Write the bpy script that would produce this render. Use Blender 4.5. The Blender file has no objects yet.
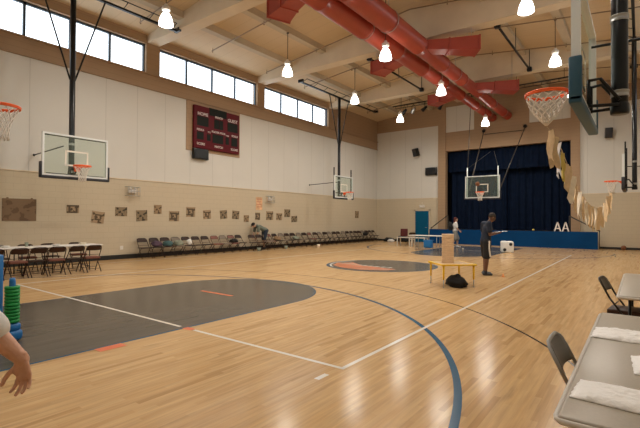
import bpy, bmesh, math, random
from mathutils import Vector, Matrix, noise
random.seed(7)
PI = math.pi
SC = bpy.context.scene
COL = SC.collection
V = Vector

# ------------------------------------------------------------------ materials
MATS = {}
def mat(name, col, rough=.6, metal=0, emis=None, es=0, var=0, vscale=6, bump=0, bscale=30, alpha=1, trans=0, coat=0, spec=.5):
    if name in MATS: return MATS[name]
    m = bpy.data.materials.new(name); m.use_nodes = True
    nt = m.node_tree; b = nt.nodes['Principled BSDF']
    b.inputs['Base Color'].default_value = (*col, 1); b.inputs['Roughness'].default_value = rough
    b.inputs['Metallic'].default_value = metal; b.inputs['Alpha'].default_value = alpha
    b.inputs['Transmission Weight'].default_value = trans; b.inputs['Coat Weight'].default_value = coat
    b.inputs['Specular IOR Level'].default_value = spec
    if emis: b.inputs['Emission Color'].default_value = (*emis, 1); b.inputs['Emission Strength'].default_value = es
    tc = nt.nodes.new('ShaderNodeTexCoord')
    if var:
        n = nt.nodes.new('ShaderNodeTexNoise'); n.inputs['Scale'].default_value = vscale; n.inputs['Detail'].default_value = 4
        nt.links.new(tc.outputs['Object'], n.inputs['Vector'])
        r = nt.nodes.new('ShaderNodeValToRGB')
        r.color_ramp.elements[0].position = .3; r.color_ramp.elements[1].position = .7
        r.color_ramp.elements[0].color = (*[c*(1-var) for c in col], 1)
        r.color_ramp.elements[1].color = (*[min(1, c*(1+var)) for c in col], 1)
        nt.links.new(n.outputs['Fac'], r.inputs['Fac']); nt.links.new(r.outputs['Color'], b.inputs['Base Color'])
    if bump:
        n2 = nt.nodes.new('ShaderNodeTexNoise'); n2.inputs['Scale'].default_value = bscale
        nt.links.new(tc.outputs['Object'], n2.inputs['Vector'])
        bp = nt.nodes.new('ShaderNodeBump'); bp.inputs['Strength'].default_value = bump; bp.inputs['Distance'].default_value = .02
        nt.links.new(n2.outputs['Fac'], bp.inputs['Height']); nt.links.new(bp.outputs['Normal'], b.inputs['Normal'])
    MATS[name] = m
    return m

def N(nt, t, **kw):
    n = nt.nodes.new(t)
    for k, v in kw.items(): setattr(n, k, v)
    return n
def math_(nt, op, a, b=None, c=None):
    n = N(nt, 'ShaderNodeMath', operation=op)
    for i, v in enumerate((a, b, c)):
        if v is None: continue
        if isinstance(v, (int, float)): n.inputs[i].default_value = v
        else: nt.links.new(v, n.inputs[i])
    return n.outputs[0]
def mixc(nt, fac, a, b):
    n = N(nt, 'ShaderNodeMix', data_type='RGBA')
    for i, v in ((0, fac), (6, a), (7, b)):
        if isinstance(v, (int, float)): n.inputs[i].default_value = v
        elif isinstance(v, tuple): n.inputs[i].default_value = (*v, 1)
        else: nt.links.new(v, n.inputs[i])
    return n.outputs[2]
def seam(nt, coord, period, offset, width):
    """1 on thin lines repeated every `period` metres along a coordinate"""
    x = math_(nt, 'DIVIDE', math_(nt, 'SUBTRACT', coord, offset), period)
    f = math_(nt, 'FRACT', x)
    return math_(nt, 'LESS_THAN', f, width/period)

def wall_mat(name, col, sx=None, sy=None, sz=None, dark=.75, rough=.75, width=.015, var=.05, blocks=False, spec=.3):
    m = bpy.data.materials.new(name); m.use_nodes = True; nt = m.node_tree; b = nt.nodes['Principled BSDF']
    b.inputs['Roughness'].default_value = rough; b.inputs['Specular IOR Level'].default_value = spec
    g = N(nt, 'ShaderNodeNewGeometry'); s = N(nt, 'ShaderNodeSeparateXYZ'); nt.links.new(g.outputs['Position'], s.inputs[0])
    n = N(nt, 'ShaderNodeTexNoise'); n.inputs['Scale'].default_value = .7; n.inputs['Detail'].default_value = 5
    nt.links.new(g.outputs['Position'], n.inputs['Vector'])
    base = mixc(nt, n.outputs['Fac'], tuple(c*(1-var) for c in col), tuple(c*(1+var) for c in col))
    lines = None
    for k, d in ((0, sx), (1, sy), (2, sz)):
        if d:
            l = seam(nt, s.outputs[k], d[0], d[1], width)
            lines = l if lines is None else math_(nt, 'MAXIMUM', lines, l)
    if blocks:
        xy = math_(nt, 'ADD', s.outputs[0], s.outputs[1])
        row = math_(nt, 'FLOOR', math_(nt, 'DIVIDE', s.outputs[2], .2))
        off = math_(nt, 'MULTIPLY', math_(nt, 'MODULO', row, 2.0), .2)
        l1 = seam(nt, math_(nt, 'ADD', math_(nt, 'ADD', xy, off), 100.0), .4, 0, .012)
        l2 = seam(nt, s.outputs[2], .2, 0, .012)
        lines = math_(nt, 'MAXIMUM', l1, l2)
    if lines is not None:
        base = mixc(nt, lines, base, tuple(c*dark for c in col))
        bp = N(nt, 'ShaderNodeBump'); bp.inputs['Strength'].default_value = .3; bp.inputs['Distance'].default_value = .01
        nt.links.new(math_(nt, 'SUBTRACT', 1.0, lines), bp.inputs['Height']); nt.links.new(bp.outputs['Normal'], b.inputs['Normal'])
    nt.links.new(base, b.inputs['Base Color'])
    return m

def floor_mat(name, colA, colB, colC, wood=1.0, rough=.18):
    m = bpy.data.materials.new(name); m.use_nodes = True; nt = m.node_tree; b = nt.nodes['Principled BSDF']
    b.inputs['Specular IOR Level'].default_value = .11
    g = N(nt, 'ShaderNodeNewGeometry'); s = N(nt, 'ShaderNodeSeparateXYZ'); nt.links.new(g.outputs['Position'], s.inputs[0])
    W, L = .057, .9
    row = math_(nt, 'FLOOR', math_(nt, 'DIVIDE', s.outputs[0], W))
    wn = N(nt, 'ShaderNodeTexWhiteNoise', noise_dimensions='1D'); nt.links.new(row, wn.inputs['W'])
    yy = math_(nt, 'ADD', math_(nt, 'DIVIDE', s.outputs[1], L), math_(nt, 'MULTIPLY', wn.outputs['Value'], 7.3))
    cell = math_(nt, 'FLOOR', yy)
    cmb = N(nt, 'ShaderNodeCombineXYZ'); nt.links.new(row, cmb.inputs[0]); nt.links.new(cell, cmb.inputs[1])
    wn2 = N(nt, 'ShaderNodeTexWhiteNoise', noise_dimensions='2D'); nt.links.new(cmb.outputs[0], wn2.inputs['Vector'])
    r = N(nt, 'ShaderNodeValToRGB'); e = r.color_ramp.elements
    e[0].color = (*colC, 1); e[0].position = 0; e[1].color = (*colB, 1); e[1].position = 1
    k = e.new(.12); k.color = (*colA, 1)
    nt.links.new(wn2.outputs['Value'], r.inputs['Fac'])
    # grain
    mp = N(nt, 'ShaderNodeMapping'); mp.inputs['Scale'].default_value = (28, 1.6, 1)
    nt.links.new(g.outputs['Position'], mp.inputs['Vector'])
    n = N(nt, 'ShaderNodeTexNoise'); n.inputs['Scale'].default_value = 1; n.inputs['Detail'].default_value = 5
    nt.links.new(mp.outputs[0], n.inputs['Vector'])
    gr = N(nt, 'ShaderNodeMapRange'); gr.inputs[1].default_value = .3; gr.inputs[2].default_value = .7
    gr.inputs[3].default_value = 1-.14*wood; gr.inputs[4].default_value = 1+.1*wood
    nt.links.new(n.outputs['Fac'], gr.inputs[0])
    # darker mineral streaks
    mp2 = N(nt, 'ShaderNodeMapping'); mp2.inputs['Scale'].default_value = (9, 1.1, 1); nt.links.new(g.outputs['Position'], mp2.inputs['Vector'])
    n3 = N(nt, 'ShaderNodeTexNoise'); n3.inputs['Scale'].default_value = 1; n3.inputs['Detail'].default_value = 6
    nt.links.new(mp2.outputs[0], n3.inputs['Vector'])
    st = N(nt, 'ShaderNodeMapRange'); st.inputs[1].default_value = .62; st.inputs[2].default_value = .78
    st.inputs[3].default_value = 1; st.inputs[4].default_value = 1-.3*wood
    nt.links.new(n3.outputs['Fac'], st.inputs[0])
    mul = math_(nt, 'MULTIPLY', gr.outputs[0], st.outputs[0])
    lx = seam(nt, s.outputs[0], W, 0, .0016)
    mul = math_(nt, 'MULTIPLY', mul, math_(nt, 'SUBTRACT', 1.0, math_(nt, 'MULTIPLY', lx, .12)))
    v = N(nt, 'ShaderNodeVectorMath', operation='SCALE'); nt.links.new(r.outputs['Color'], v.inputs[0]); nt.links.new(mul, v.inputs['Scale'])
    nt.links.new(v.outputs[0], b.inputs['Base Color'])
    n2 = N(nt, 'ShaderNodeTexNoise'); n2.inputs['Scale'].default_value = .8; n2.inputs['Detail'].default_value = 4
    nt.links.new(g.outputs['Position'], n2.inputs['Vector'])
    rr = N(nt, 'ShaderNodeMapRange'); rr.inputs[3].default_value = rough-.04; rr.inputs[4].default_value = rough+.05
    nt.links.new(n2.outputs['Fac'], rr.inputs[0]); nt.links.new(rr.outputs[0], b.inputs['Roughness'])
    bp = N(nt, 'ShaderNodeBump'); bp.inputs['Strength'].default_value = .04; bp.inputs['Distance'].default_value = .01
    nt.links.new(n.outputs['Fac'], bp.inputs['Height']); nt.links.new(bp.outputs['Normal'], b.inputs['Normal'])
    return m

M = {}
M['wood'] = floor_mat('maple floor', (.57, .362, .168), (.63, .42, .21), (.46, .28, .125))
M['greypaint'] = floor_mat('grey stained maple', (.098, .088, .075), (.112, .10, .086), (.082, .074, .062), 1.0)
M['panel'] = wall_mat('white wall panels', (.62, .61, .57), sy=(1.22, 10.14), sx=(1.22, -15.79), dark=.74, width=.016)
M['block'] = wall_mat('tan painted block', (.54, .47, .35), blocks=True, dark=.9)
M['brown'] = wall_mat('brown painted block', (.37, .255, .16), sz=(.2, .09), dark=.8, width=.012)
M['deck'] = wall_mat('roof deck', (.62, .49, .32), sy=(.6, 0), dark=.86, width=.02, rough=.6)
M['concrete'] = mat('painted concrete', (.67, .575, .43), .7, var=.05, vscale=1.5)
M['purlin'] = mat('painted purlin', (.50, .42, .30), .7, var=.06, vscale=2)
M['blackmetal'] = mat('black painted metal', (.006, .007, .008), .3, spec=.35)
M['darkmetal'] = mat('dark steel', (.05, .045, .04), .45, .3)
M['grey_metal'] = mat('grey metal', (.42, .43, .43), .35, .6)
M['white_frame'] = mat('white enamel frame', (.72, .76, .76), .4)
M['whitepaint'] = mat('white court paint', (.80, .76, .68), .2, spec=.3)
M['bluepaint'] = mat('blue court paint', (.010, .085, .17), .22, spec=.12)
M['darkline'] = mat('dark court paint', (.05, .035, .025), .2, spec=.3)
M['orangepaint'] = mat('orange court paint', (.75, .16, .05), .3)
M['bluegrey'] = mat('pad blue', (.035, .10, .155), .5, spec=.3)
M['blackpad'] = mat('pad black', (.02, .022, .03), .5)
M['rim'] = mat('orange rim', (.90, .13, .02), .4)
M['net'] = mat('white net cord', (.78, .74, .68), .8)
M['duct'] = mat('red painted duct', (.36, .058, .036), .34, 0, var=.08, vscale=2)
M['ductflat'] = mat('red painted sheet metal', (.36, .055, .035), .4, 0, var=.06, vscale=3)
M['blackboard'] = mat('black trim', (.01, .01, .01), .5)
M['bluestage'] = mat('blue stage panel', (.0, .045, .155), .6, spec=.12, var=.08, vscale=1.5)
M['bluedoor'] = mat('blue door paint', (.0, .085, .18), .6, spec=.15)
M['curtain'] = mat('navy velvet curtain', (.006, .012, .030), .9, spec=.05, var=.15, vscale=3)
M['chairbrown'] = mat('brown chair metal', (.032, .015, .010), .45, spec=.25)
M['chairpad'] = mat('brown vinyl', (.045, .02, .013), .5, spec=.25)
M['chairpink'] = mat('dusty rose vinyl', (.20, .085, .065), .55, spec=.25)
M['chairgrey'] = mat('grey chair metal', (.32, .33, .34), .35, .3)
M['chairblack'] = mat('black chair metal', (.018, .013, .012), .4)
M['tabletop'] = mat('speckled grey table plastic', (.40, .355, .29), .36, var=.04, vscale=60)
M['tablewhite'] = mat('white plastic table', (.72, .70, .66), .45)
M['tableedge'] = mat('white table edge', (.62, .59, .54), .4)
M['plastic_wrap'] = mat('white packing plastic', (.95, .95, .95), .5, bump=.5, bscale=30)
M['paper'] = mat('white paper', (.8, .8, .78), .7)
M['yellow'] = mat('yellow plastic', (.85, .55, .01), .4)
M['maple_top'] = mat('pale wood laminate', (.60, .40, .21), .3, var=.05)
M['pine'] = mat('pine block', (.72, .52, .33), .6, var=.1, vscale=8)
M['blackbag'] = mat('black cloth', (.008, .008, .009), .85, bump=.3)
M['green'] = mat('green plastic', (.01, .30, .065), .4)
M['blueplastic'] = mat('blue plastic', (.01, .16, .46), .4)
M['skin_a'] = mat('tan skin', (.64, .36, .25), .5, var=.1, vscale=20, bump=.1, bscale=90)
M['skin_b'] = mat('brown skin', (.13, .06, .035), .5, var=.06, vscale=20)
M['skin_c'] = mat('light skin', (.52, .32, .22), .5, var=.06, vscale=20)
M['nail'] = mat('fingernail', (.62, .36, .28), .35)
M['navy'] = mat('navy shirt', (.008, .015, .034), .85, bump=.3, bscale=12)
M['shorts_black'] = mat('black shorts', (.008, .008, .010), .8, bump=.3, bscale=12)
M['whitecloth'] = mat('white cloth', (.72, .72, .70), .8, bump=.3, bscale=12)
M['greencloth'] = mat('grey green shirt', (.14, .17, .14), .85, bump=.3, bscale=12)
M['navyshorts'] = mat('dark blue shorts', (.015, .025, .045), .85)
M['greycloth'] = mat('grey cloth', (.22, .22, .21), .85)
M['hairdark'] = mat('dark hair', (.012, .008, .006), .7)
M['hairred'] = mat('dark red hair', (.09, .012, .01), .7)
M['eye'] = mat('eye', (.02, .015, .01), .2)
M['lip'] = mat('lips', (.30, .10, .08), .5)
M['shoe'] = mat('black shoe', (.015, .02, .03), .5)
M['shoewhite'] = mat('white shoe', (.6, .6, .6), .6)
M['maroon'] = mat('maroon panel', (.095, .007, .013), .6, spec=.2)
M['display'] = mat('black display', (.006, .008, .006), .6, spec=.2)
M['lettering'] = mat('white lettering', (.78, .74, .72), .6)
M['cardboard'] = mat('brown kraft paper', (.26, .17, .095), .8, var=.3, vscale=9)
M['winframe'] = mat('dark window frame', (.05, .08, .12), .5, 0)
M['fabric_tan'] = mat('tan cloth strip', (.68, .52, .32), .9, var=.12, vscale=12)
M['fabric_cream'] = mat('cream cloth strip', (.82, .75, .62), .9, var=.1, vscale=12)
M['fabric_white'] = mat('white cloth strip', (.75, .74, .76), .9)
M['fabric_yellow'] = mat('yellow cloth strip', (.62, .48, .12), .9)
M['string'] = mat('string', (.5, .4, .28), .9)
M['ball'] = mat('basketball rubber', (.20, .07, .025), .7, bump=.3, bscale=200)
M['teal'] = mat('teal cloth', (.055, .115, .12), .9)
M['violet'] = mat('mauve cloth', (.09, .055, .085), .9)
M['redcloth'] = mat('red cloth', (.35, .05, .05), .8)
M['palegreen'] = mat('pale green plastic', (.25, .28, .22), .9)
M['poster_orange'] = mat('orange poster paper', (.66, .42, .24), .7, var=.25, vscale=5)
M['lamp_body'] = mat('lamp housing', (.85, .84, .80), .3)
M['bell'] = mat('lit lamp glass', (1, .96, .9), .4, emis=(1, .93, .84), es=9)

def glass_mat(name, tint, refl=.08, rough=.05):
    m = bpy.data.materials.new(name); m.use_nodes = True; nt = m.node_tree
    nt.nodes.remove(nt.nodes['Principled BSDF']); out = nt.nodes['Material Output']
    t = N(nt, 'ShaderNodeBsdfTransparent'); t.inputs[0].default_value = (*tint, 1)
    g = N(nt, 'ShaderNodeBsdfGlossy'); g.inputs['Roughness'].default_value = rough
    mx = N(nt, 'ShaderNodeMixShader'); mx.inputs[0].default_value = .05
    nt.links.new(t.outputs[0], mx.inputs[1]); nt.links.new(g.outputs[0], mx.inputs[2])
    nt.links.new(mx.outputs[0], out.inputs[0]); return m
M['pane'] = glass_mat('window glass', (.95, .97, .98))
def board_glass():
    m = bpy.data.materials.new('backboard glass'); m.use_nodes = True; nt = m.node_tree
    b = nt.nodes['Principled BSDF']; out = nt.nodes['Material Output']
    b.inputs['Base Color'].default_value = (.55, .66, .58, 1); b.inputs['Roughness'].default_value = .15
    t = N(nt, 'ShaderNodeBsdfTransparent'); t.inputs[0].default_value = (.92, .96, .94, 1)
    mx = N(nt, 'ShaderNodeMixShader'); mx.inputs[0].default_value = .07
    nt.links.new(t.outputs[0], mx.inputs[1]); nt.links.new(b.outputs[0], mx.inputs[2]); nt.links.new(mx.outputs[0], out.inputs[0]); return m
M['boardglass'] = board_glass()

def art_mat(name, light, dark, scale, frame=0):
    m = bpy.data.materials.new(name); m.use_nodes = True; nt = m.node_tree; b = nt.nodes['Principled BSDF']
    b.inputs['Roughness'].default_value = .85
    tc = N(nt, 'ShaderNodeTexCoord')
    vo = N(nt, 'ShaderNodeTexVoronoi', distance='CHEBYCHEV'); vo.inputs['Scale'].default_value = scale
    nt.links.new(tc.outputs['Object'], vo.inputs['Vector'])
    n = N(nt, 'ShaderNodeTexNoise'); n.inputs['Scale'].default_value = scale*.6; nt.links.new(tc.outputs['Object'], n.inputs['Vector'])
    f = math_(nt, 'GREATER_THAN', math_(nt, 'ADD', math_(nt, 'MULTIPLY', vo.outputs['Distance'], .35), n.outputs['Fac']), .70)
    base = mixc(nt, f, light, dark)
    if frame:
        s = N(nt, 'ShaderNodeSeparateXYZ'); nt.links.new(tc.outputs['Object'], s.inputs[0])
        mx = math_(nt, 'MAXIMUM', math_(nt, 'ABSOLUTE', s.outputs[1]), math_(nt, 'ABSOLUTE', s.outputs[2]))
        ring = math_(nt, 'MULTIPLY', math_(nt, 'GREATER_THAN', mx, frame*.55), math_(nt, 'LESS_THAN', mx, frame))
        base = mixc(nt, ring, base, dark)
    nt.links.new(base, b.inputs['Base Color']); return m
ARTS = [art_mat('drawing a', (.34, .25, .15), (.09, .065, .04), 11, .15), art_mat('drawing b', (.30, .21, .12), (.09, .06, .035), 14),
        art_mat('drawing c', (.24, .18, .11), (.05, .04, .025), 12), art_mat('drawing d', (.36, .26, .16), (.10, .07, .04), 11, .11)]
M['bigsign'] = art_mat('hand painted sign', (.20, .13, .075), (.13, .08, .045), 6)

# ------------------------------------------------------------------ mesh builder
class MB:
    def __init__(s): s.v = []; s.f = []; s.mi = []; s.sm = []
    def add(s, vs, fs, mi=0, smooth=False):
        o = len(s.v); s.v += [V(p) for p in vs]
        for f in fs: s.f.append([i+o for i in f]); s.mi.append(mi); s.sm.append(smooth)
        return s
    def box(s, c, d, R=None, mi=0):
        vs = []
        for x in (-.5, .5):
            for y in (-.5, .5):
                for z in (-.5, .5):
                    p = V((x*d[0], y*d[1], z*d[2]))
                    if R: p = R @ p
                    vs.append(p+V(c))
        return s.add(vs, [(0, 1, 3, 2), (4, 6, 7, 5), (0, 4, 5, 1), (2, 3, 7, 6), (0, 2, 6, 4), (1, 5, 7, 3)], mi)
    def span(s, a, b, mi=0):
        return s.box([(a[i]+b[i])/2 for i in range(3)], [abs(b[i]-a[i]) for i in range(3)], mi=mi)
    def rbox(s, c, d, r=.01, R=None, mi=0, seg=2):
        """box with rounded edges"""
        bm = bmesh.new(); bmesh.ops.create_cube(bm, size=1)
        for v in bm.verts: v.co = V((v.co.x*d[0], v.co.y*d[1], v.co.z*d[2]))
        bmesh.ops.bevel(bm, geom=list(bm.edges), offset=min(r, min(d)*.49), segments=seg, affect='EDGES', profile=.5)
        bm.verts.index_update()
        vs = [(R @ v.co if R else v.co.copy())+V(c) for v in bm.verts]
        fs = [[v.index for v in f.verts] for f in bm.faces]; bm.free()
        return s.add(vs, fs, mi, True)
    def tube(s, pts, r, n=8, caps=True, closed=False, mi=0):
        pts = [V(p) for p in pts]; m = len(pts); rr = r if isinstance(r, (list, tuple)) else [r]*m
        vs = []; up = None
        for i, p in enumerate(pts):
            if closed: t = (pts[(i+1) % m]-pts[i-1])
            else: t = pts[min(i+1, m-1)]-pts[max(i-1, 0)]
            t.normalize()
            if up is None: up = t.orthogonal().normalized()
            up = (up-t*up.dot(t))
            up = up.normalized() if up.length > 1e-6 else t.orthogonal().normalized()
            w = t.cross(up)
            for k in range(n):
                a = 2*PI*k/n; vs.append(p+(up*math.cos(a)+w*math.sin(a))*rr[i])
        fs = []
        for i in range(m if closed else m-1):
            j = (i+1) % m
            for k in range(n): fs.append((i*n+k, i*n+(k+1) % n, j*n+(k+1) % n, j*n+k))
        s.add(vs, fs, mi, True)
        if caps and not closed:
            o = len(s.v)-m*n
            s.f.append([o+k for k in range(n)][::-1]); s.f.append([o+(m-1)*n+k for k in range(n)]); s.mi += [mi, mi]; s.sm += [False, False]
        return s
    def lathe(s, prof, c=(0, 0, 0), n=24, mi=0, R=None, closed_profile=False):
        vs = []; c = V(c)
        for r, z in prof:
            for k in range(n):
                a = 2*PI*k/n; p = V((r*math.cos(a), r*math.sin(a), z))
                if R: p = R @ p
                vs.append(p+c)
        m = len(prof); fs = []
        for i in range(m if closed_profile else m-1):
            j = (i+1) % m
            for k in range(n): fs.append((i*n+k, i*n+(k+1) % n, j*n+(k+1) % n, j*n+k))
        return s.add(vs, fs, mi, True)
    def prism(s, poly, h, tf, mi=0):
        """poly in 2D, extruded by h, tf maps (u,v,w)->point"""
        n = len(poly)
        vs = [tf(u, v, 0) for u, v in poly]+[tf(u, v, h) for u, v in poly]
        fs = [list(range(n))[::-1], list(range(n, 2*n))]+[(i, (i+1) % n, n+(i+1) % n, n+i) for i in range(n)]
        return s.add(vs, fs, mi)
    def ball(s, c, r, n=12, sc=(1, 1, 1), mi=0, R=None):
        vs = []; fs = []
        for i in range(n+1):
            th = PI*i/n
            for k in range(n*2):
                a = PI*k/n; p = V((r*sc[0]*math.sin(th)*math.cos(a), r*sc[1]*math.sin(th)*math.sin(a), r*sc[2]*math.cos(th)))
                if R: p = R @ p
                vs.append(p+V(c))
        for i in range(n):
            for k in range(n*2): fs.append((i*2*n+k, (i+1)*2*n+k, (i+1)*2*n+(k+1) % (2*n), i*2*n+(k+1) % (2*n)))
        return s.add(vs, fs, mi, True)
    def cap(s, p0, p1, r0, r1, side=None, ratio=1, n=16):
        """tapered capsule, `side` = width axis, ratio = depth / width"""
        p0, p1 = V(p0), V(p1); t = (p1-p0); L = t.length
        t = t/L if L > 1e-6 else V((0, 0, 1))
        sd = V(side) if side else t.orthogonal()
        sd = (sd-t*sd.dot(t)).normalized(); w = t.cross(sd)
        rings = []
        for i in range(6):
            a = PI/2*(1-i/5.0); rings.append((p0-t*r0*ratio**.5*math.sin(a), r0*math.cos(a)+1e-4))
        for i in range(6):
            a = PI/2*i/5.0; rings.append((p1+t*r1*ratio**.5*math.sin(a), r1*math.cos(a)+1e-4))
        vs = []
        for c, r in rings:
            for k in range(n):
                a = 2*PI*k/n; vs.append(c+sd*math.cos(a)*r+w*math.sin(a)*r*ratio)
        fs = [list(range(n))[::-1], list(range(11*n, 12*n))]
        for i in range(11):
            for k in range(n): fs.append((i*n+k, i*n+(k+1) % n, (i+1)*n+(k+1) % n, (i+1)*n+k))
        return s.add(vs, fs, 0, True)
    def mesh(s, name, mats):
        me = bpy.data.meshes.new(name); me.from_pydata([tuple(v) for v in s.v], [], s.f)
        for m in (mats if isinstance(mats, (list, tuple)) else [mats]): me.materials.append(m)
        me.polygons.foreach_set('material_index', s.mi); me.polygons.foreach_set('use_smooth', s.sm)
        bm = bmesh.new(); bm.from_mesh(me); bmesh.ops.recalc_face_normals(bm, faces=bm.faces); bm.to_mesh(me); bm.free()
        me.update(); return me

def obj(name, mb, m, parent=None, label=None, loc=None, origin=None):
    if origin is not None:
        for v in mb.v: v -= V(origin)
        loc = origin
    o = bpy.data.objects.new(name, mb.mesh(name, m)); COL.objects.link(o)
    if loc is not None: o.location = loc
    if parent: o.parent = parent
    if label: o['label'] = label
    return o
def tag(o, label, cat, group=None, kind=None):
    o['label'] = label; o['category'] = cat
    if group: o['group'] = group
    if kind: o['kind'] = kind
    return o
def thing(name, label, cat, loc=(0, 0, 0), rz=0, group=None):
    o = bpy.data.objects.new(name, None); COL.objects.link(o); o.location = loc; o.rotation_euler = (0, 0, rz)
    o.empty_display_size = .1
    return tag(o, label, cat, group)
def struct(name, mb, m, parent=None):
    o = obj(name, mb, m, parent)
    if not parent: o['kind'] = 'structure'
    return o
def dup(o, loc=None, rz=None, label=None, group=None, parent=None, scale=None):
    c = o.copy(); COL.objects.link(c)
    if parent: c.parent = parent
    for ch in list(o.children): dup(ch, parent=c)
    if loc is not None: c.location = loc
    if rz is not None: c.rotation_euler = (0, 0, rz)
    if label: c['label'] = label
    if group: c['group'] = group
    if scale: c.scale = scale
    return c
def remeshed(name, mb, m, voxel, parent=None, label=None, smooth=6, origin=None):
    if origin is not None:
        for v in mb.v: v -= V(origin)
    me = mb.mesh(name, m); o = bpy.data.objects.new(name+'_src', me); COL.objects.link(o)
    r = o.modifiers.new('r', 'REMESH'); r.mode = 'VOXEL'; r.voxel_size = voxel; r.use_smooth_shade = True
    if smooth:
        s = o.modifiers.new('s', 'SMOOTH'); s.factor = .5; s.iterations = smooth
    dg = bpy.context.evaluated_depsgraph_get(); dg.update()
    nm = bpy.data.meshes.new_from_object(o.evaluated_get(dg)); nm.name = name
    if not nm.materials: nm.materials.append(m)
    bpy.data.objects.remove(o); bpy.data.meshes.remove(me)
    nm.polygons.foreach_set('use_smooth', [True]*len(nm.polygons))
    n = bpy.data.objects.new(name, nm); COL.objects.link(n)
    if origin is not None: n.location = origin
    if parent: n.parent = parent
    if label: n['label'] = label
    return n
def text_obj(s, size, loc, rot, m, parent, name='lettering', depth=.004):
    cu = bpy.data.curves.new(name, 'FONT'); cu.body = s; cu.size = size; cu.align_x = 'CENTER'; cu.align_y = 'CENTER'; cu.extrude = depth
    o = bpy.data.objects.new('t', cu); COL.objects.link(o)
    dg = bpy.context.evaluated_depsgraph_get(); dg.update()
    me = bpy.data.meshes.new_from_object(o.evaluated_get(dg)); bpy.data.objects.remove(o); bpy.data.curves.remove(cu)
    me.materials.clear(); me.materials.append(m); me.name = name
    n = bpy.data.objects.new(name, me); COL.objects.link(n); n.location = loc; n.rotation_euler = rot; n.parent = parent
    return n
ORD = ['first', 'second', 'third', 'fourth', 'fifth', 'sixth', 'seventh', 'eighth', 'ninth', 'tenth', 'eleventh', 'twelfth',
       'thirteenth', 'fourteenth', 'fifteenth', 'sixteenth', 'seventeenth', 'eighteenth', 'nineteenth', 'twentieth']
ORD += ['twenty-'+o for o in ORD[:9]]+['thirtieth']+['thirty-'+o for o in ORD[:9]]

# ------------------------------------------------------------------ room dimensions (metres)
XL, XR, YB, YF = -15.65, 1.75, -2.5, 27.79
XC = -6.95
def roof(x): return 9.8-.115*abs(x-XC)
ZB, ZP, ZS, ZH = 3.02, 6.69, 7.29, 8.46
BAYS = [(-2.0, 3.15), (3.75, 9.26), (9.86, 15.38), (15.92, 21.57)]

# floor
f = MB(); f.span((XL-.3, YB-.3, -.2), (XR+.3, YF+.3, 0)); FLOOR = struct('floor', f, M['wood'])
def disc_poly(cx, cy, r, a0=0, a1=2*PI, n=64): return [(cx+r*math.cos(a0+(a1-a0)*i/n), cy+r*math.sin(a0+(a1-a0)*i/n)) for i in range(n+1)]
def flat(name, polys, m, z=.0012):
    b = MB()
    for p in polys: b.add([(x, y, z) for x, y in p], [list(range(len(p)))])
    o = obj(name, b, m, FLOOR)
    for p_ in o.data.polygons:
        if p_.normal.z < 0: p_.flip()
    return o
def ring(cx, cy, r, w, a0=0, a1=2*PI, n=96):
    q = []
    for i in range(n):
        a, b = a0+(a1-a0)*i/n, a0+(a1-a0)*(i+1)/n
        q.append([(cx+(r-w/2)*math.cos(a), cy+(r-w/2)*math.sin(a)), (cx+(r+w/2)*math.cos(a), cy+(r+w/2)*math.sin(a)),
                  (cx+(r+w/2)*math.cos(b), cy+(r+w/2)*math.sin(b)), (cx+(r-w/2)*math.cos(b), cy+(r-w/2)*math.sin(b))])
    return q
def stripe(x0, y0, x1, y1): return [[(x0, y0), (x1, y0), (x1, y1), (x0, y1)]]
YN, YE = 1.75, 23.55        # main hoops
YM = 12.65
key = [(XC-1.83, .15)]+[(XC+1.83, .15), (XC+1.83, YN+4.25)]+disc_poly(XC, YN+4.25, 1.83, 0, PI, 40)[1:]
flat('painted_key', [key], M['greypaint'])
key2 = [(XC+1.83, 25.15), (XC-1.83, 25.15), (XC-1.83, YE-4.25)]+[(XC-1.83*math.cos(PI*i/40), YE-4.25-1.83*math.sin(PI*i/40)) for i in range(1, 41)]
flat('painted_key', [key2], M['greypaint'])
flat('key_outline', [q for q in ring(XC, YN+4.25, 1.85, .04, 0, PI, 48)]+stripe(XC-1.87, .15, XC-1.83, YN+4.25)+stripe(XC+1.83, .15, XC+1.87, YN+4.25), M['bluepaint'], .0018)
w = .05
blue = ring(XC, YN, 6.0, .07, 0, PI)+stripe(XC-6.035, .15, XC-5.965, YN)+stripe(XC+5.965, .15, XC+6.035, YN)
flat('three_point_line', blue, M['bluepaint'], .002)
blue2 = ring(XC, YE, 6.0, .07, PI, 2*PI)
flat('three_point_line', blue2, M['bluepaint'], .002)
flat('outer_arc_line', ring(XC, YN, 7.27, .035, .12, PI-.12), M['darkline'], .0016)
vx0, vx1, vy0, vy1 = XC-4.5, XC+4.5, YM-9, YM+9
gapl, gapr = XC+1.83+.03, XC+1.83+.22
wl = stripe(vx0-.025, vy0, vx0+.025, vy1)+stripe(vx1-.025, vy0, vx1+.025, vy1)
wl += stripe(vx0, vy0-.025, gapl-.12, vy0+.025)+stripe(gapr, vy0-.025, vx1+.025, vy0+.025)+stripe(vx0, vy1-.025, vx1, vy1+.025)
wl += stripe(vx1-.06, 3.25, vx1+.0, 3.42)
flat('volleyball_line', wl, M['whitepaint'], .0024)
wl2 = stripe(XC-7.6, .1, XC-7.55, 25.2)
flat('sideline', wl2, M['whitepaint'], .0022)
orange = stripe(XC+1.86, 2.40, XC+2.01, 2.72)+stripe(XC+1.85, 3.6, XC+2.02, 3.7)+stripe(XC-.5, 5.68, XC+.48, 5.76)
flat('orange_mark', orange, M['orangepaint'], .0026)
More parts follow.
